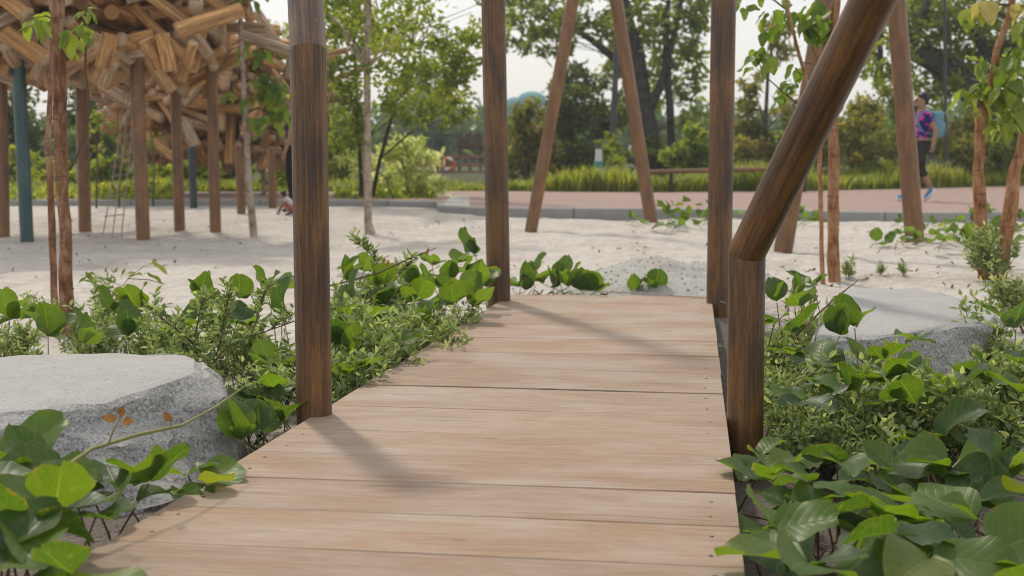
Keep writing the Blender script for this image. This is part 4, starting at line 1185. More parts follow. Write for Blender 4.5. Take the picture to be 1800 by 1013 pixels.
def bg_tree(label, Y, trunks, blobs, leaf, mat_, bark=None, name='tree', cat='tree', grp=None, seed=0, per=26, sig=.17, upbias=.6, limbs=True, jit=.6, tpow=1.0, dens=.62):
    rnd = random.Random(seed)
    b0 = trunks[0][0]
    q = P(b0[0], b0[1], Y); q.z = .22 if Y > 17 else gz(q.x, q.y)
    t = thing(name, label, cat, q, grp)
    m_ = MB(); s_ = mpp(Y); nodes = []
    for k, tr in enumerate(trunks):
        pts = [P(x, y, Y + (0 if i == 0 else rnd.gauss(0, .15))) for i, (x, y, w) in enumerate(tr)]
        if k == 0: pts[0] = Vector((pts[0].x, pts[0].y, q.z - .1))
        m_.tube(pts, [w / 2 * s_ for x, y, w in tr], 9)
        nodes += [(p, w / 2 * s_) for p, (x, y, w) in zip(pts[1:], tr[1:])]
    P_, T_ = [], []
    for bx, by, rx, ry, n in blobs:
        c = P(bx, by, Y + rnd.gauss(0, jit))
        n = int(n * dens); p, idx, k = blob_points(c, rx * s_, min(rx, ry) * s_, ry * s_, n, per, sig * .8)
        P_.append(p); tb = RNG.uniform(0, 1, k); T_.append(np.clip(.55 * tb[idx] + .45 * RNG.uniform(0, 1, n), 0, 1) ** tpow)
        if limbs and nodes:
            a, r_ = min(nodes, key=lambda nd: (nd[0] - c).length + (2 if nd[0].z > c.z else 0))
            for w in range(2):
                e = c + Vector((rnd.gauss(0, rx * s_ * .4), rnd.gauss(0, .2), rnd.gauss(0, ry * s_ * .4)))
                r2 = min(r_, .04) * .45; m_.tube([a, a.lerp(e, .35) + Vector((rnd.gauss(0, .04), 0, .10 * (e - a).length)), a.lerp(e, .7) + Vector((rnd.gauss(0, .06), 0, .06 * (e - a).length)), e], [r2, r2 * .7, r2 * .45, .004], 6)
    m_.build('trunk', bark or M_DARKBARK, t)
    if P_:
        o = leaf_cloud('crown', np.concatenate(P_), leaf[0], leaf[1], mat_, t, np.concatenate(T_), upbias)
        o['kind'] = 'stuff'
    return t
# sandpit tree with its pale trunk
bg_tree('slender pale trunked tree standing alone in the sand right of the near left post', G(653, 413).y, [[(653, 414, 24), (647, 390, 14), (646, 250, 13), (645, 120, 12), (648, 0, 9), (652, -200, 6)]],
        [(600, 30, 55, 45, 420), (690, 40, 70, 60, 520), (600, -60, 90, 60, 500), (720, -60, 90, 60, 500), (655, 110, 50, 60, 200)], (.085, .04), M_FOL_MID, M_PALE, grp=None, seed=1, per=14, sig=.14)
bg_tree('multi stemmed leafy tree behind the pale trunk', 20.5, [[(636, 380, 10), (634, 300, 8), (628, 180, 7), (622, 60, 6), (615, -80, 4)], [(655, 345, 8), (668, 280, 7), (696, 180, 6), (720, 90, 5), (738, 10, 4)], [(645, 350, 7), (640, 250, 6), (610, 150, 4)]],
        [(600, 130, 50, 60, 700), (640, 60, 60, 60, 800), (700, 110, 60, 60, 800), (760, 150, 65, 55, 900), (720, 190, 60, 45, 600), (810, 130, 45, 50, 500), (790, 60, 60, 40, 380), (610, 220, 45, 50, 600), (680, 10, 110, 60, 800), (800, 200, 40, 35, 300), (850, 30, 45, 40, 330), (830, 85, 40, 40, 320), (600, 20, 60, 50, 500)], (.12, .055), M_FOL_MID, seed=2, per=18)
bg_tree('flowering bush with cream and lime leaves at the edge of the path', 21.5, [[(720, 362, 5), (715, 320, 4), (705, 280, 3)], [(748, 362, 4), (740, 310, 3)], [(690, 362, 4), (680, 315, 3)]],
        [(710, 265, 45, 28, 700), (740, 290, 40, 35, 600), (680, 300, 35, 35, 460), (615, 280, 30, 32, 380), (770, 320, 22, 18, 180), (640, 300, 25, 25, 240), (720, 320, 40, 25, 300)], (.13, .06), M_FOL_VAR, M_TWIG, 'bush', 'bush', seed=3, per=14, tpow=.6, dens=.5)
# big trees beyond the path
bg_tree('tall dark tree with open crown behind the left slanting pole', 36, [[(1150, 300, 50), (1138, 240, 44), (1128, 170, 34), (1120, 90, 26), (1100, 20, 18), (1090, -80, 12)], [(1128, 170, 20), (1090, 110, 16), (1040, 70, 12), (990, 40, 8), (940, 30, 5)], [(1135, 210, 18), (1165, 140, 14), (1185, 60, 10), (1200, -20, 7)], [(1182, 290, 16), (1178, 190, 14), (1170, 100, 12), (1175, 0, 8)]],
        [(885, 15, 45, 36, 520), (905, 75, 36, 24, 300), (985, 75, 40, 28, 420), (1235, 60, 36, 60, 420), (1225, 210, 30, 40, 300), (960, 25, 70, 40, 900), (930, 60, 40, 30, 330), (1040, 30, 60, 45, 900), (1110, 40, 60, 60, 1100), (1180, 70, 55, 60, 1000), (1150, 140, 55, 55, 900), (1210, 150, 40, 45, 420), (1090, 110, 45, 45, 700), (1200, 10, 60, 40, 700), (1020, -50, 120, 60, 900), (1160, -60, 120, 60, 900), (1220, 100, 30, 40, 260), (1110, 190, 40, 45, 500)], (.22, .10), M_FOL_MID, seed=4, per=20, dens=.5)
bg_tree('dense dark evergreen between the far left post and the slanting pole', 33, [[(1000, 310, 16), (1000, 220, 12), (1005, 130, 6)]],
        [(1010, 140, 45, 35, 1500), (1005, 190, 55, 40, 2200), (1000, 240, 62, 45, 2400), (1000, 285, 65, 35, 2000), (1060, 200, 40, 60, 1500)], (.17, .07), M_FOL_DARK, name='evergreen_tree', seed=5, limbs=False, dens=.5)
bg_tree('tall shaggy evergreen shrub right beside the far left post', 31, [[(925, 310, 10), (925, 240, 8), (925, 190, 5)]],
        [(925, 200, 28, 26, 700), (920, 240, 36, 34, 1200), (915, 285, 40, 34, 1400), (955, 260, 30, 45, 900)], (.16, .07), M_FOL_OLIVE, name='evergreen_tree', seed=6, limbs=False)
bg_tree('spreading dark limbed tree above the walking woman', 31, [[(1710, 300, 70), (1735, 200, 60), (1700, 150, 42), (1640, 110, 32), (1605, 95, 26), (1606, 60, 20), (1630, 10, 15), (1650, -60, 10)], [(1735, 200, 40), (1690, 120, 26), (1640, 92, 20), (1610, 85, 14), (1560, 70, 8)], [(1735, 190, 40), (1745, 120, 30), (1720, 60, 20), (1680, 10, 14)], [(1745, 130, 26), (1790, 60, 18), (1830, 0, 12)], [(1540, 150, 12), (1548, 90, 10), (1540, 30, 7)]],
        [(1560, 30, 60, 50, 1100), (1620, 40, 60, 50, 1100), (1690, 40, 60, 60, 1200), (1760, 50, 60, 60, 1200), (1650, 150, 60, 40, 800), (1560, 110, 50, 50, 800), (1720, 110, 60, 40, 800), (1820, 90, 60, 70, 900), (1620, -50, 120, 60, 1000), (1760, -50, 120, 60, 1000), (1790, 160, 40, 40, 500), (1520, 60, 40, 60, 500)], (.20, .09), M_FOL_MID, seed=7, per=22, dens=.5)
bg_tree('tall thin leafy tree rising behind the thick slanting arm', 29, [[(1345, 320, 10), (1345, 230, 8), (1350, 130, 6), (1360, 60, 4)]],
        [(1320, 160, 24, 40, 500), (1315, 220, 26, 40, 620), (1345, 265, 36, 34, 620), (1365, 90, 34, 30, 320), (1350, 60, 30, 24, 200), (1390, 190, 30, 40, 400), (1420, 240, 40, 45, 700), (1370, 55, 30, 18, 160)], (.16, .07), M_FOL_OLIVE, seed=8, per=16)
for i, (lab, x, Y, w, top, m_, n) in enumerate([
    ('pink tipped shrub left of the walking woman', 1520, 27, 62, 170, M_FOL_OLIVE, 2600), ('tall green shrub behind the walking woman', 1585, 29, 45, 165, M_FOL_MID, 1800),
    ('loose shrub right of the walking woman', 1690, 27.5, 52, 200, M_FOL_OLIVE, 2000), ('leafy shrub behind the left orange trunk', 1760, 28, 48, 215, M_FOL_MID, 1800),
    ('shrub at the far right edge beyond the path', 1840, 28, 48, 200, M_FOL_MID, 1800), ('green shrub under the wooden rail, behind it', 1215, 29, 55, 225, M_FOL_MID, 2000),
    ('light green shrub just right of the far right post', 1320, 28, 40, 220, M_FOL_OLIVE, 1500), ('green shrub behind the thick slanting arm', 1420, 28, 52, 195, M_FOL_MID, 2200),
    ('small pale shrub between the slanting poles', 1075, 30, 30, 235, M_FOL_BRIGHT, 900), ('dark shrub at the foot of the tall dark tree', 1150, 32, 46, 240, M_FOL_DARK, 1600)]):
    s_h = (322 - top)
    bg_tree(lab, Y, [[(x, 322, 6), (x + 4, 322 - s_h * .6, 4)]], [(x + dx * w, 322 - s_h * f, w * k, s_h * .24, int(n * .27)) for dx, f, k in ((0, .28, .9), (-.3, .55, .7), (.32, .5, .7), (.05, .82, .5))], (.15, .07), m_, M_TWIG, 'shrub', 'shrub', 'shrubs beyond the path', 60 + i, per=18)
# left background, behind the nests
for i, (lab, x, Y, w, top, m_, n) in enumerate([
    ('dark tree at the left edge behind the teal pole', 20, 33, 90, 130, M_FOL_DARK, 2600), ('dark tree behind the gap under the big log nest', 165, 34, 75, 150, M_FOL_DARK, 2600),
    ('dim green tree behind the small log nest', 300, 35, 90, 150, M_FOL_DARK, 2200), ('tree behind the right end of the small log nest', 470, 34, 90, 60, M_FOL_MID, 2800),
    ('tree rising right behind the near left post', 565, 36, 60, 110, M_FOL_MID, 2000)]):
    s_h = 325 - top
    bg_tree(lab, Y, [[(x, 325, 14), (x + 5, 325 - s_h * .5, 10), (x + 2, 325 - s_h * .8, 6)]], [(x + dx * w, 325 - s_h * f, w * k, s_h * .26, n // 4) for dx, f, k in ((0, .3, .9), (-.4, .58, .65), (.4, .55, .65), (0, .85, .6))], (.19, .085), m_, None, 'tree', 'tree', 'trees behind the log nests', 80 + i, per=24)
for i, (lab, x, Y, w, top) in enumerate([
    ('bright shrub at the left edge beyond the path', 15, 26, 55, 258), ('bright shrub between the teal pole and the brown pole', 90, 27, 45, 275), ('bright shrub behind the rope ladder', 200, 26.5, 50, 268),
    ('bright shrub between the middle poles of the nests', 285, 27, 42, 280), ('bright shrub behind the dark slate pole', 350, 26, 45, 272), ('bright shrub between the pale trunk and the slate pole', 410, 26.5, 48, 275), ('bright shrub behind the crouching child', 505, 26, 45, 270), ('bright shrub right of the near left post', 590, 27, 35, 240)]):
    s_h = 334 - top
    bg_tree(lab, Y, [[(x, 334, 5), (x, 334 - s_h * .6, 3)]], [(x, 334 - s_h * .3, w, s_h * .32, 700), (x - w * .4, 334 - s_h * .6, w * .5, s_h * .3, 350), (x + w * .35, 334 - s_h * .7, w * .5, s_h * .3, 350)], (.14, .07), M_FOL_BRIGHT, M_TWIG, 'shrub', 'shrub', 'bright shrubs beyond the path on the left', 100 + i, per=16)
# thin saplings under the nests
for i, (lab, x, by, ty, Y) in enumerate([('thin bare sapling left of the rope ladder', 168, 345, 190, 19), ('thin bare sapling in the planted strip, near the brown poles', 268, 350, 230, 19.5), ('thin bare sapling beside the rope ladder top', 208, 347, 205, 19.2)]):
    bg_tree(lab, Y, [[(x, by, 4), (x + 3, (by + ty) / 2, 3), (x - 2, ty, 2)]], [(x, ty + 20, 18, 24, 60), (x + 8, ty + 70, 14, 20, 40)], (.10, .045), M_FOL_BRIGHT, M_TWIG, 'sapling', 'tree', 'thin saplings under the nests', 130 + i, per=8)
# planted strips in the sand
def strip(label, x0, x1, y0, y1, n, h, mat_, name='ground_cover'):
    pts = []
    r = random.Random(x0)
    for _ in range(n):
        q = G(r.uniform(x0, x1), r.uniform(y0, y1)); q.z = gz(q.x, q.y) + r.random() ** 1.5 * h * (.4 + abs(noise.noise((q.x * 1.5, q.y * 1.5, 2)))*1.6); pts.append(q)
    o = leaf_cloud(name, pts, .12, .06, mat_, None); return tag(o, label, 'ground cover', kind='stuff')
strip('low bright ground cover in the strip behind the nest poles', 0, 310, 349, 362, 2600, .22, M_FOL_BRIGHT)
strip('low green ground cover in the bed below the cream leaved bush', 590, 765, 347, 360, 2600, .14, M_FOL_MID)
# dry leaf bits on the sand
def litter():
    pts = []; r = random.Random(77)
    while len(pts) < 330:
        q = G(r.uniform(-40, 1840), r.uniform(385, 560)); 
        if noise.noise((q.x * .7, q.y * .5, 9)) < r.uniform(-.5, .4): continue
        q.z = gz(q.x, q.y) + .008; pts.append(q)
    o = leaf_cloud('leaf_litter', pts, .055, .024, M_DRY, None, upbias=3.0); tag(o, 'small dry brown leaves scattered over the sand', 'leaf litter', kind='stuff')
M_DRY = m_foliage('dry_leaf', (.09, .05, .03), (.17, .10, .055), (.28, .20, .12), .1)
litter()
# far woods
def far_woods():
    P_ = []; T_ = []
    r = random.Random(9)
    for i in range(150):
        x = -500 + 2800 * (i / 149) + r.gauss(0, 10)
        Y = r.uniform(70, 95)
        top = 200 + 30 * noise.noise((x * .006, 0, 0)) + r.uniform(-12, 12)
        if 560 < x < 870: top -= 18
        hh = (318 - top) / 2
        p, idx, k = blob_points(P(x, 318 - hh, Y), 42 * mpp(Y), 2.0, hh * mpp(Y), 230, 12, .2)
        P_.append(p); tb = RNG.uniform(0, 1, k); T_.append(.7 * tb[idx] + .3 * RNG.uniform(0, 1, len(idx)))
    o = leaf_cloud('far_woods', np.concatenate(P_), .75, .42, M_FOL_FAR, None, np.concatenate(T_))
    tag(o, 'hazy mass of woods far beyond the path', 'woods', kind='stuff')
far_woods()
# grass along the far side of the path
def grass():
    n = 42000
    xs = RNG.uniform(-14, 17, n)
    bx = np.array([p.x for p in BK]); by = np.array([p.y for p in BK])
    y0 = np.interp(xs, bx, by)
    dep = RNG.uniform(0, 1, n) ** 1.2 * 2.6
    ys = y0 + .05 + dep
    h = np.array([.30 + .26 * noise.noise((x * .45, y * .45, 3.3)) + .12 * noise.noise((x * 1.6, y * 1.6, 1.3)) for x, y in zip(xs, ys)])
    h = np.clip(h * 1.15, .2, .75) * RNG.uniform(.6, 1.1, n) * (1 + .35 * (xs > 4)) * (1 - .25 * (xs < 0))
    a = RNG.uniform(0, 2 * np.pi, n); lean = RNG.uniform(.1, .75, n) * h
    b = np.stack([xs, ys, np.full(n, .21)], 1)
    w = np.stack([np.cos(a + 1.57), np.sin(a + 1.57), np.zeros(n)], 1) * .016
    m = b + np.stack([np.cos(a) * lean * .3, np.sin(a) * lean * .3, h * .65], 1)
    t = b + np.stack([np.cos(a) * lean, np.sin(a) * lean, h * .95], 1)
    v = np.stack([b - w, b + w, m + w * .8, t, m - w * .8], 1)
    tint = np.clip(.5 + .35 * np.array([noise.noise((x * .9, y * .9, 8)) for x, y in zip(xs, ys)]) + RNG.normal(0, .2, n), 0, 1)
    me = np_mesh('grass', v.reshape(-1, 3), 5, M_GRASS, tint, shape=[(0, 1, 2, 4), (4, 2, 3)])
    tag(link('grass', me), 'long yellow green grass along the far side of the path', 'grass', kind='stuff')
grass()

# ------------------------------------------------------------------ far things
def pole(label, bx, by, tx, ty, Y, w, lamp=False):
    b, t = P(bx, by, Y), P(tx, ty, Y); b.z = .2
    th = thing('lamp_post', label, 'lamp post', b, 'dark thin poles beyond the path')
    mb = MB(); mb.tube([b, b + (t - b) * .08, b + (t - b) * .1, t], [w * .8 * mpp(Y), w * .8 * mpp(Y), w / 2 * mpp(Y), w * .42 * mpp(Y)], 12); mb.build('pole', M_METAL, th)
    mb = MB(); d = (t - b).normalized(); mb.tube([t, t + d * .25], [w * .8 * mpp(Y), w * .9 * mpp(Y)], 12); mb.build('lamp_head', M_METAL, th)
M_METAL = simple('dark_metal', (.03, .032, .035), .5, .5)
pole('dark leaning pole between the two thin slanting poles', 1073, 322, 1092, -90, 30, 11)
pole('thin dark pole just right of the walking woman', 1664, 300, 1660, -90, 27, 6)
M_GREYWOOD = simple('grey_rail_timber', (.20, .17, .15), .8, .2)
M_RAILRED = simple('reddish_rail_timber', (.26, .13, .09), .8, .2)
fn = thing('railing', 'low grey and reddish railing far behind the cream leaved bush', 'railing', flo(P(800, 305, 46), .22))
for x in (700, 728, 768, 778, 796, 808, 826, 858, 890):
    a = P(x, 306, 46); mb = MB(); mb.box((a.x, 46, P(x, 291, 46).z), (.12, .08, 34 * mpp(46))); mb.build('railing_post', M_GREYWOOD, fn, smooth=False)
for y in (274, 289, 302):
    mb = MB(); a, b = P(690, y, 46), P(895, y + 3, 46); mb.box((a + b) / 2 + Vector((0, -.07, 0)), ((b - a).length, .05, .10)); mb.build('railing_bar', M_RAILRED, fn, smooth=False)
M_BUOY = simple('orange_buoy', (.60, .12, .04), .5, .4); M_WHITE = simple('white_paint', (.7, .7, .68), .5, .4, .05)
bu = thing('life_buoy', 'orange ring life buoy hanging on the far railing', 'life buoy', P(788, 289, 45.8))
for k in range(8):
    m_ = MB(); c = P(788, 289, 45.75)
    m_.tube([c + Vector((math.cos(a) * .19, 0, math.sin(a) * .19)) for a in np.linspace(k * math.pi / 4, (k + 1) * math.pi / 4, 6)], .062, 10)
    m_.build('buoy_segment', M_WHITE if k in (1, 5) else M_BUOY, bu)
M_RUST = simple('rust_brown_timber', (.075, .03, .024), .8, .2)
ht = thing('slatted_shelter', 'dark red brown slatted structure far off, left of the far left post', 'shelter', flo(P(826, 300, 50), .22))
for k in range(9):
    a = P(806 + k * 5, 262, 50); m_ = MB(); hh = (26 + 4 * math.sin(k * 2.1)) * mpp(50); m_.box((a.x, 50, a.z + hh / 2), (.085, .10, hh)); m_.build('slat', M_RUST, ht, smooth=False)
for x in (808, 844):
    a = P(x, 262, 50); m_ = MB(); m_.box((a.x, 50.12, (a.z + .22) / 2), (.10, .10, a.z - .2)); m_.build('leg', M_RUST, ht, smooth=False)
m_ = MB(); a = P(826, 262, 50); m_.box((a.x, 50.1, a.z + .04), (1.0, .08, .1)); m_.build('beam', M_RUST, ht, smooth=False)
M_TEALP = simple('teal_paint', (.05, .28, .28), .5, .4)
mk = thing('marker_post', 'small white post with a teal band in the grass between the slanting poles', 'marker post', flo(P(1052, 320, 28), .22))
q = P(1052, 315, 28); s_ = mpp(28)
mb = MB(); mb.tube([Vector((q.x, q.y, .2)), Vector((q.x, q.y, P(0, 262, 28).z))], [9 * s_, 5.5 * s_], 12); mb.build('post_body', M_WHITE, mk)
mb = MB(); mb.tube([Vector((q.x, q.y, P(0, 296, 28).z)), Vector((q.x, q.y, P(0, 284, 28).z))], [7.9 * s_, 7.2 * s_], 12, caps=True); mb.build('teal_band', M_TEALP, mk)
mb = MB(); mb.tube([Vector((q.x, q.y, P(0, 262, 28).z)), Vector((q.x, q.y, P(0, 252, 28).z))], [6 * s_, 2 * s_], 10); mb.build('cap', M_METAL, mk)
M_ROOF = simple('blue_green_roof', (.10, .30, .34), .9, .1)
bd = thing('domed_building', 'far building with a blue green domed roof showing above the trees', 'building', flo(P(925, 300, 170), .2))
s_ = mpp(170)
for x, w, y in ((935, 26, 163), (905, 20, 173)):
    m_ = MB(); c = P(x, y + 14, 170); m_.ball(c, (w * s_, w * s_, 16 * s_), 18, 8); m_.build('dome', M_ROOF, bd)
m_ = MB(); c = P(922, 190, 170); m_.box((c.x, 172, c.z / 2), (70 * s_, 4, c.z)); m_.build('wall', M_CONC, bd, smooth=False)
lw = MB(); a, b = P(1022, 318, 27.3), P(1112, 318, 27.3); lw.box(((a.x + b.x) / 2, 27.3, .40), (b.x - a.x, .3, .42))
tag(lw.build('low_wall', M_DARKBARK, smooth=False), 'low dark wall in the grass behind the slanting poles', 'wall')

# ------------------------------------------------------------------ people
M_SKIN = simple('skin', (.34, .19, .125), .55, .35, .08)
M_HAIR = simple('black_hair', (.012, .010, .010), .5, .4)
M_PANTS = simple('charcoal_leggings', (.035, .033, .033), .8, .2)
M_SHOE = simple('blue_shoe', (.02, .22, .55), .6, .3)
M_SHIRT = m_shirt()
M_PACK = simple('light_blue_backpack', (.13, .29, .36), .7, .3, .12, 14)
M_NAVY = simple('navy_shirt', (.01, .015, .06), .8, .2)
M_BLACK = simple('black_cloth', (.012, .012, .013), .8, .2)
M_PINKW = simple('white_pink_shirt', (.60, .50, .50), .8, .2, .15, 6)
M_REDSH = simple('red_shorts', (.42, .12, .10), .8, .2)
def skin_mesh(name, nodes, edges, root, mat_, parent, sub=2):
    """nodes: name -> (world Vector, radius x, radius y)."""
    keys = list(nodes); me = bpy.data.meshes.new(name)
    off = parent.location
    me.from_pydata([tuple(nodes[k][0]) for k in keys], [(keys.index(a), keys.index(b)) for a, b in edges], [])
    o = bpy.data.objects.new(name, me); COL.objects.link(o)
    md = o.modifiers.new('Skin', 'SKIN'); md.use_smooth_shade = True
    for i, k in enumerate(keys):
        sv = me.skin_vertices[0].data[i]; sv.radius = (nodes[k][1], nodes[k][2] if len(nodes[k]) > 2 else nodes[k][1]); sv.use_root = (k == root)
    ss = o.modifiers.new('Sub', 'SUBSURF'); ss.levels = ss.render_levels = sub
    dg = bpy.context.evaluated_depsgraph_get()
    m2 = bpy.data.meshes.new_from_object(o.evaluated_get(dg))
    bpy.data.objects.remove(o)
    m2.materials.clear(); m2.materials.append(mat_)
    m2.polygons.foreach_set('use_smooth', np.full(len(m2.polygons), True))
    return m2
def join_me(name, meshes, mat_, parent):
    bm = bmesh.new()
    for m_ in meshes: bm.from_mesh(m_)
    me = bpy.data.meshes.new(name); bm.to_mesh(me); bm.free(); me.materials.append(mat_)
    me.polygons.foreach_set('use_smooth', np.full(len(me.polygons), True))
    return me
def person(label, J, base, face, mats, hair_r, extra=None, sc=1.0):
    """J: joints in the person's own frame (x forward, y left, z up); face: heading angle."""
    t = thing('person', label, 'person', base)
    Rm = Matrix.Rotation(face, 3, 'Z')
    T = lambda v: Rm @ (Vector(v) * sc)
    A = {k: T(v) for k, v in J.items()}; fat = mats.get('fat', 1.0)
    def nd(lst): return {k: (A[k], r * sc * fat, (r2 or r) * sc * fat) for k, r, r2 in lst}
    def lnk(name, me): 
        o = bpy.data.objects.new(name, me); COL.objects.link(o); o.parent = t; return o
    body = nd([('pelvis', .115, .095), ('waist', .105, .085), ('chest', .125, .09), ('neck0', .052, None), ('neck1', .050, None), ('chin', .066, .074), ('head', .078, .092), ('crown', .066, .078),
               ('hipL', .085, None), ('kneeL', .056, None), ('ankL', .036, None), ('toeL', .032, None), ('hipR', .085, None), ('kneeR', .056, None), ('ankR', .036, None), ('toeR', .032, None),
               ('shL', .050, None), ('elL', .038, None), ('wrL', .026, None), ('palmL', .030, .018), ('shR', .050, None), ('elR', .038, None), ('wrR', .026, None), ('palmR', .030, .018)])
    E = [('pelvis', 'waist'), ('waist', 'chest'), ('chest', 'neck0'), ('neck0', 'neck1'), ('neck1', 'chin'), ('chin', 'head'), ('head', 'crown')]
    for s_ in 'LR': E += [('pelvis', 'hip' + s_), ('hip' + s_, 'knee' + s_), ('knee' + s_, 'ank' + s_), ('ank' + s_, 'toe' + s_), ('chest', 'sh' + s_), ('sh' + s_, 'el' + s_), ('el' + s_, 'wr' + s_), ('wr' + s_, 'palm' + s_)]
    parts = [skin_mesh('body', body, E, 'pelvis', mats['skin'], t)]
    for s_ in 'LR':                                     # five fingers on each hand
        p, w = A['palm' + s_], A['wr' + s_]; d = (p - w).normalized(); sd = d.cross(Rm @ Vector((0, 1, 0))).normalized()
        bend = Rm @ Vector((0, -1 if s_ == 'L' else 1, 0))
        for k, (o, L) in enumerate(((-.020, .050), (-.007, .060), (.007, .056), (.020, .044))):
            a = p + sd * o * sc; b = a + (d * L * .6 + bend * .006) * sc; c = b + (d * L * .35 + bend * .016) * sc
            parts.append(skin_mesh('f', {'a': (a, .009 * sc), 'b': (b, .008 * sc), 'c': (c, .006 * sc)}, [('a', 'b'), ('b', 'c')], 'a', mats['skin'], t, 1))
        a = w.lerp(p, .6); b = a + (sd * -.030 + d * .020) * sc; c = b + d * .025 * sc
        parts.append(skin_mesh('f', {'a': (a, .011 * sc), 'b': (b, .010 * sc), 'c': (c, .008 * sc)}, [('a', 'b'), ('b', 'c')], 'a', mats['skin'], t, 1))
    fw = Rm @ Vector((1, 0, 0)); h = A['head']
    nose = MB(); nose.ball(h + fw * .098 * sc + Vector((0, 0, -.012 * sc)), (.016 * sc, .013 * sc, .022 * sc), 8, 6)
    for s_ in (1, -1): nose.ball(h + Rm @ Vector((0, s_ * .080, -.005)) * sc, (.016 * sc, .012 * sc, .026 * sc), 8, 6)
    parts.append(nose.mesh('n', mats['skin']))
    lnk('body', join_me('body', parts, mats['skin'], t))
    fm = MB()
    for s_ in (1, -1): fm.ball(h + Rm @ Vector((.084, s_ * .034, .012)) * sc, (.012 * sc, .020 * sc, .014 * sc), 8, 6)
    lnk('sunglasses' if mats.get('glasses') else 'eyes', fm.mesh('eyes', M_BLACK))
    fm = MB(); fm.ball(h + Rm @ Vector((.080, 0, -.048)) * sc, (.012 * sc, .024 * sc, .006 * sc), 8, 6); lnk('mouth', fm.mesh('mouth', M_REDSH))
    hm = MB(); hm.ball(A['crown'] + Rm @ Vector((-.022, 0, -.012)) * sc, (.096 * sc, .090 * sc, .088 * sc), 14, 10, Rm)
    hm.ball(A['head'] + Rm @ Vector((-.055, 0, .0)) * sc, (.066 * sc, .080 * sc, hair_r * sc), 12, 9, Rm); lnk('hair', hm.mesh('hair', M_HAIR))
    # clothing
    def cl(name, lst, edges, root, m_): lnk(name, skin_mesh(name, nd(lst), edges, root, m_, t))
    J2 = dict(J)
    for s_ in 'LR':
        A['slv' + s_] = A['sh' + s_].lerp(A['el' + s_], mats.get('sleeve', .7)); A['hem' + s_] = A['knee' + s_].lerp(A['ank' + s_], mats.get('leg', .6))
    A['hemT'] = A['pelvis'].lerp(A['waist'], -.35)
    cl('shirt', [('hemT', .150, .135), ('waist', .130, .110), ('chest', .146, .112), ('neck0', .066, None), ('shL', .070, None), ('slvL', .058, None), ('shR', .070, None), ('slvR', .058, None)],
       [('hemT', 'waist'), ('waist', 'chest'), ('chest', 'neck0'), ('chest', 'shL'), ('shL', 'slvL'), ('chest', 'shR'), ('shR', 'slvR')], 'chest', mats['shirt'])
    cl('trousers', [('pelvis', .134, .115), ('hipL', .102, None), ('kneeL', .068, None), ('hemL', .056, None), ('hipR', .102, None), ('kneeR', .068, None), ('hemR', .056, None)],
       [('pelvis', 'hipL'), ('hipL', 'kneeL'), ('kneeL', 'hemL'), ('pelvis', 'hipR'), ('hipR', 'kneeR'), ('kneeR', 'hemR')], 'pelvis', mats['pants'])
    for s_ in 'LR':
        a, b = A['ank' + s_], A['toe' + s_]; d = (b - a).normalized()
        heel = a - d * .045 * sc + Vector((0, 0, -.045 * sc)); tip = b + d * .03 * sc
        sh = bpy.data.objects.new('shoe', skin_mesh('shoe', {'h': (heel + Vector((0, 0, .02 * sc)), .042 * sc), 'm': (a.lerp(b, .35) + Vector((0, 0, -.012 * sc)), .046 * sc, .042 * sc), 't': (tip, .034 * sc, .026 * sc), 'k': (a + Vector((0, 0, .012 * sc)), .044 * sc)}, [('h', 'm'), ('m', 't'), ('h', 'k')], 'h', mats['shoe'], t))
        COL.objects.link(sh); sh.parent = t
        m_ = MB(); lo = Vector((0, 0, -.034 * sc)); m_.tube([heel + lo * .5 - d * .03 * sc, a.lerp(b, .4) + lo * 1.5, tip + lo * .8], [.036 * sc, .042 * sc, .028 * sc], 10)
        sl = bpy.data.objects.new('sole', m_.mesh('sole', M_WHITE)); COL.objects.link(sl); sl.parent = sh
    if extra: extra(t, A, Rm, lnk)
    return t
STAND = dict(pelvis=(0, 0, .90), waist=(0, 0, 1.06), chest=(.01, 0, 1.26), neck0=(.0, 0, 1.38), neck1=(.015, 0, 1.43), chin=(.03, 0, 1.475), head=(.03, 0, 1.54), crown=(.02, 0, 1.60),
             hipL=(0, .09, .84), kneeL=(.02, .10, .48), ankL=(-.02, .10, .09), toeL=(.12, .12, .035), hipR=(0, -.09, .84), kneeR=(.02, -.10, .48), ankR=(-.02, -.10, .09), toeR=(.12, -.12, .035),
             shL=(0, .17, 1.31), elL=(-.03, .22, 1.06), wrL=(.06, .22, .84), palmL=(.08, .22, .77), shR=(0, -.17, 1.31), elR=(-.03, -.22, 1.06), wrR=(.06, -.22, .84), palmR=(.08, -.22, .77))
WALK = dict(STAND)
WALK.update(kneeR=(.20, -.09, .50), ankR=(.22, -.09, .12), toeR=(.36, -.09, .07), kneeL=(-.02, .09, .50), ankL=(-.20, .09, .19), toeL=(-.11, .09, .06),
            elL=(.06, .21, 1.06), wrL=(.24, .19, .92), palmL=(.31, .18, .89), elR=(-.14, -.22, 1.08), wrR=(-.10, -.22, .86), palmR=(-.08, -.22, .79))
WALK = {k: (v[0], -v[1], v[2]) for k, v in WALK.items()}
WALK = {**{k: v for k, v in WALK.items() if k[-1] not in 'LR'}, **{k[:-1] + ('R' if k[-1] == 'L' else 'L'): v for k, v in WALK.items() if k[-1] in 'LR'}}
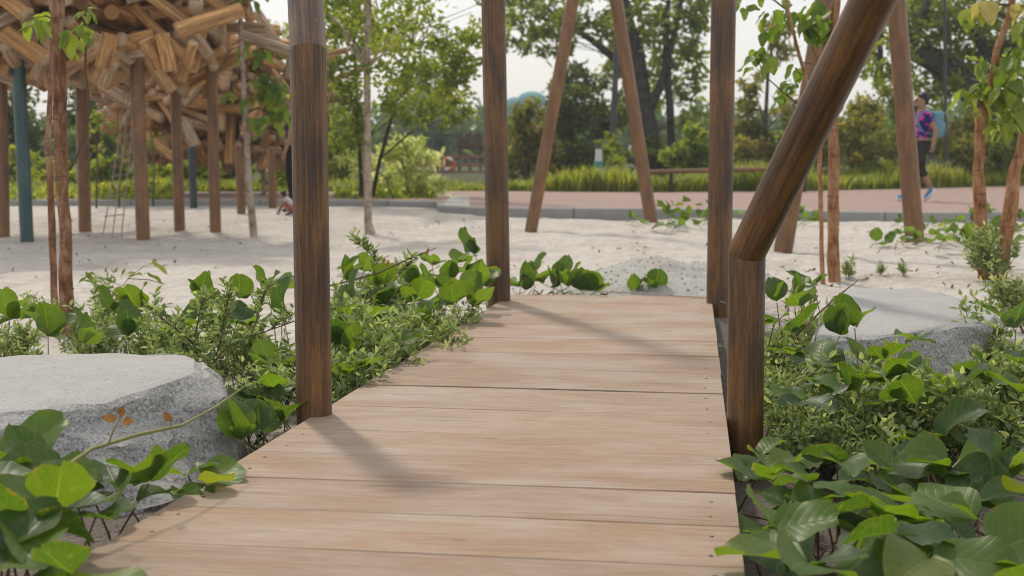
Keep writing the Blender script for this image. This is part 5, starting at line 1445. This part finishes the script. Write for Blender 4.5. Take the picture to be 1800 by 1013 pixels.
def pack(t, A, Rm, lnk):
    c = A['chest'].lerp(A['waist'], .45) + Rm @ Vector((-.205, 0, 0))
    m_ = MB(); m_.box((0, 0, 0), (.17, .27, .40)); me = m_.mesh('backpack', M_PACK)
    bm = bmesh.new(); bm.from_mesh(me); bmesh.ops.bevel(bm, geom=bm.edges[:], offset=.06, segments=4, affect='EDGES', profile=.6); bm.to_mesh(me); bm.free()
    me.transform(Matrix.Translation(c) @ Rm.to_4x4()); me.polygons.foreach_set('use_smooth', np.full(len(me.polygons), True))
    o = lnk('backpack', me)
    m_ = MB(); m_.box(c + Rm @ Vector((-.09, 0, -.06)), (.05, .2, .19), Rm); p_ = bpy.data.objects.new('pocket', m_.mesh('pocket', M_PACK)); COL.objects.link(p_); p_.parent = o
    for s_ in (1, -1):
        m_ = MB(); m_.tube([c + Rm @ Vector((.07, s_ * .10, .17)), A['chest'] + Rm @ Vector((.0, s_ * .115, .115)), A['chest'] + Rm @ Vector((.125, s_ * .11, .0)), A['waist'] + Rm @ Vector((.06, s_ * .13, .02)), c + Rm @ Vector((.06, s_ * .12, -.16))], .018, 8)
        s2 = bpy.data.objects.new('strap', m_.mesh('strap', M_PACK)); COL.objects.link(s2); s2.parent = o
bw = onz(1617, 354, PZ)
person('woman in navy and pink floral top with pale blue backpack walking on the path', WALK, (bw.x, bw.y, PZ + .004), math.pi,
       dict(skin=M_SKIN, shirt=M_SHIRT, pants=M_PANTS, shoe=M_SHOE, glasses=True, sleeve=.55, leg=.45, fat=1.12), .085, pack, 190 * mpp(bw.y) / 1.675)
ba = G(519, 374)
person('adult in dark blue shirt and black trousers half hidden behind near left post', STAND, (ba.x, ba.y, gz(ba.x, ba.y)), math.pi * .95,
       dict(skin=M_SKIN, shirt=M_NAVY, pants=M_BLACK, shoe=M_BLACK, sleeve=.8, leg=.95), .085, None, 1.0)
CROUCH = dict(pelvis=(-.22, 0, .22), waist=(-.14, 0, .34), chest=(-.01, 0, .46), neck0=(.08, 0, .53), neck1=(.10, 0, .555), chin=(.14, 0, .58), head=(.155, 0, .63), crown=(.14, 0, .69),
              hipL=(-.2, .09, .2), kneeL=(.10, .13, .34), ankL=(-.10, .12, .07), toeL=(.04, .14, .035), hipR=(-.2, -.09, .2), kneeR=(.10, -.13, .34), ankR=(-.10, -.12, .07), toeR=(.04, -.14, .035),
              shL=(.03, .13, .50), elL=(.16, .18, .32), wrL=(.26, .12, .14), palmL=(.29, .11, .08), shR=(.03, -.13, .50), elR=(.16, -.18, .32), wrR=(.26, -.12, .14), palmR=(.29, -.11, .08))
bc = G(506, 379)
person('small child in a white top crouching in the sand by the near left post', CROUCH, (bc.x, bc.y, gz(bc.x, bc.y)), math.pi,
       dict(skin=M_SKIN, shirt=M_PINKW, pants=M_REDSH, shoe=M_BLACK, sleeve=.5, leg=.1), .075, None, 44 * mpp(bc.y) / .76)

# ------------------------------------------------------------------ haze
mz, nt, out = mat('haze_air')
pv = nt.nodes.new('ShaderNodeVolumePrincipled')
pv.inputs['Color'].default_value = (.92, .94, .96, 1); pv.inputs['Density'].default_value = .0014; pv.inputs['Anisotropy'].default_value = .2
nt.links.new(pv.outputs[0], out.inputs['Volume'])
mb = MB(); mb.box((0, 100, 20), (420, 260, 43)); tag(mb.build('haze', mz, smooth=False, auto=None), 'thin humid haze in the air', kind='stuff')
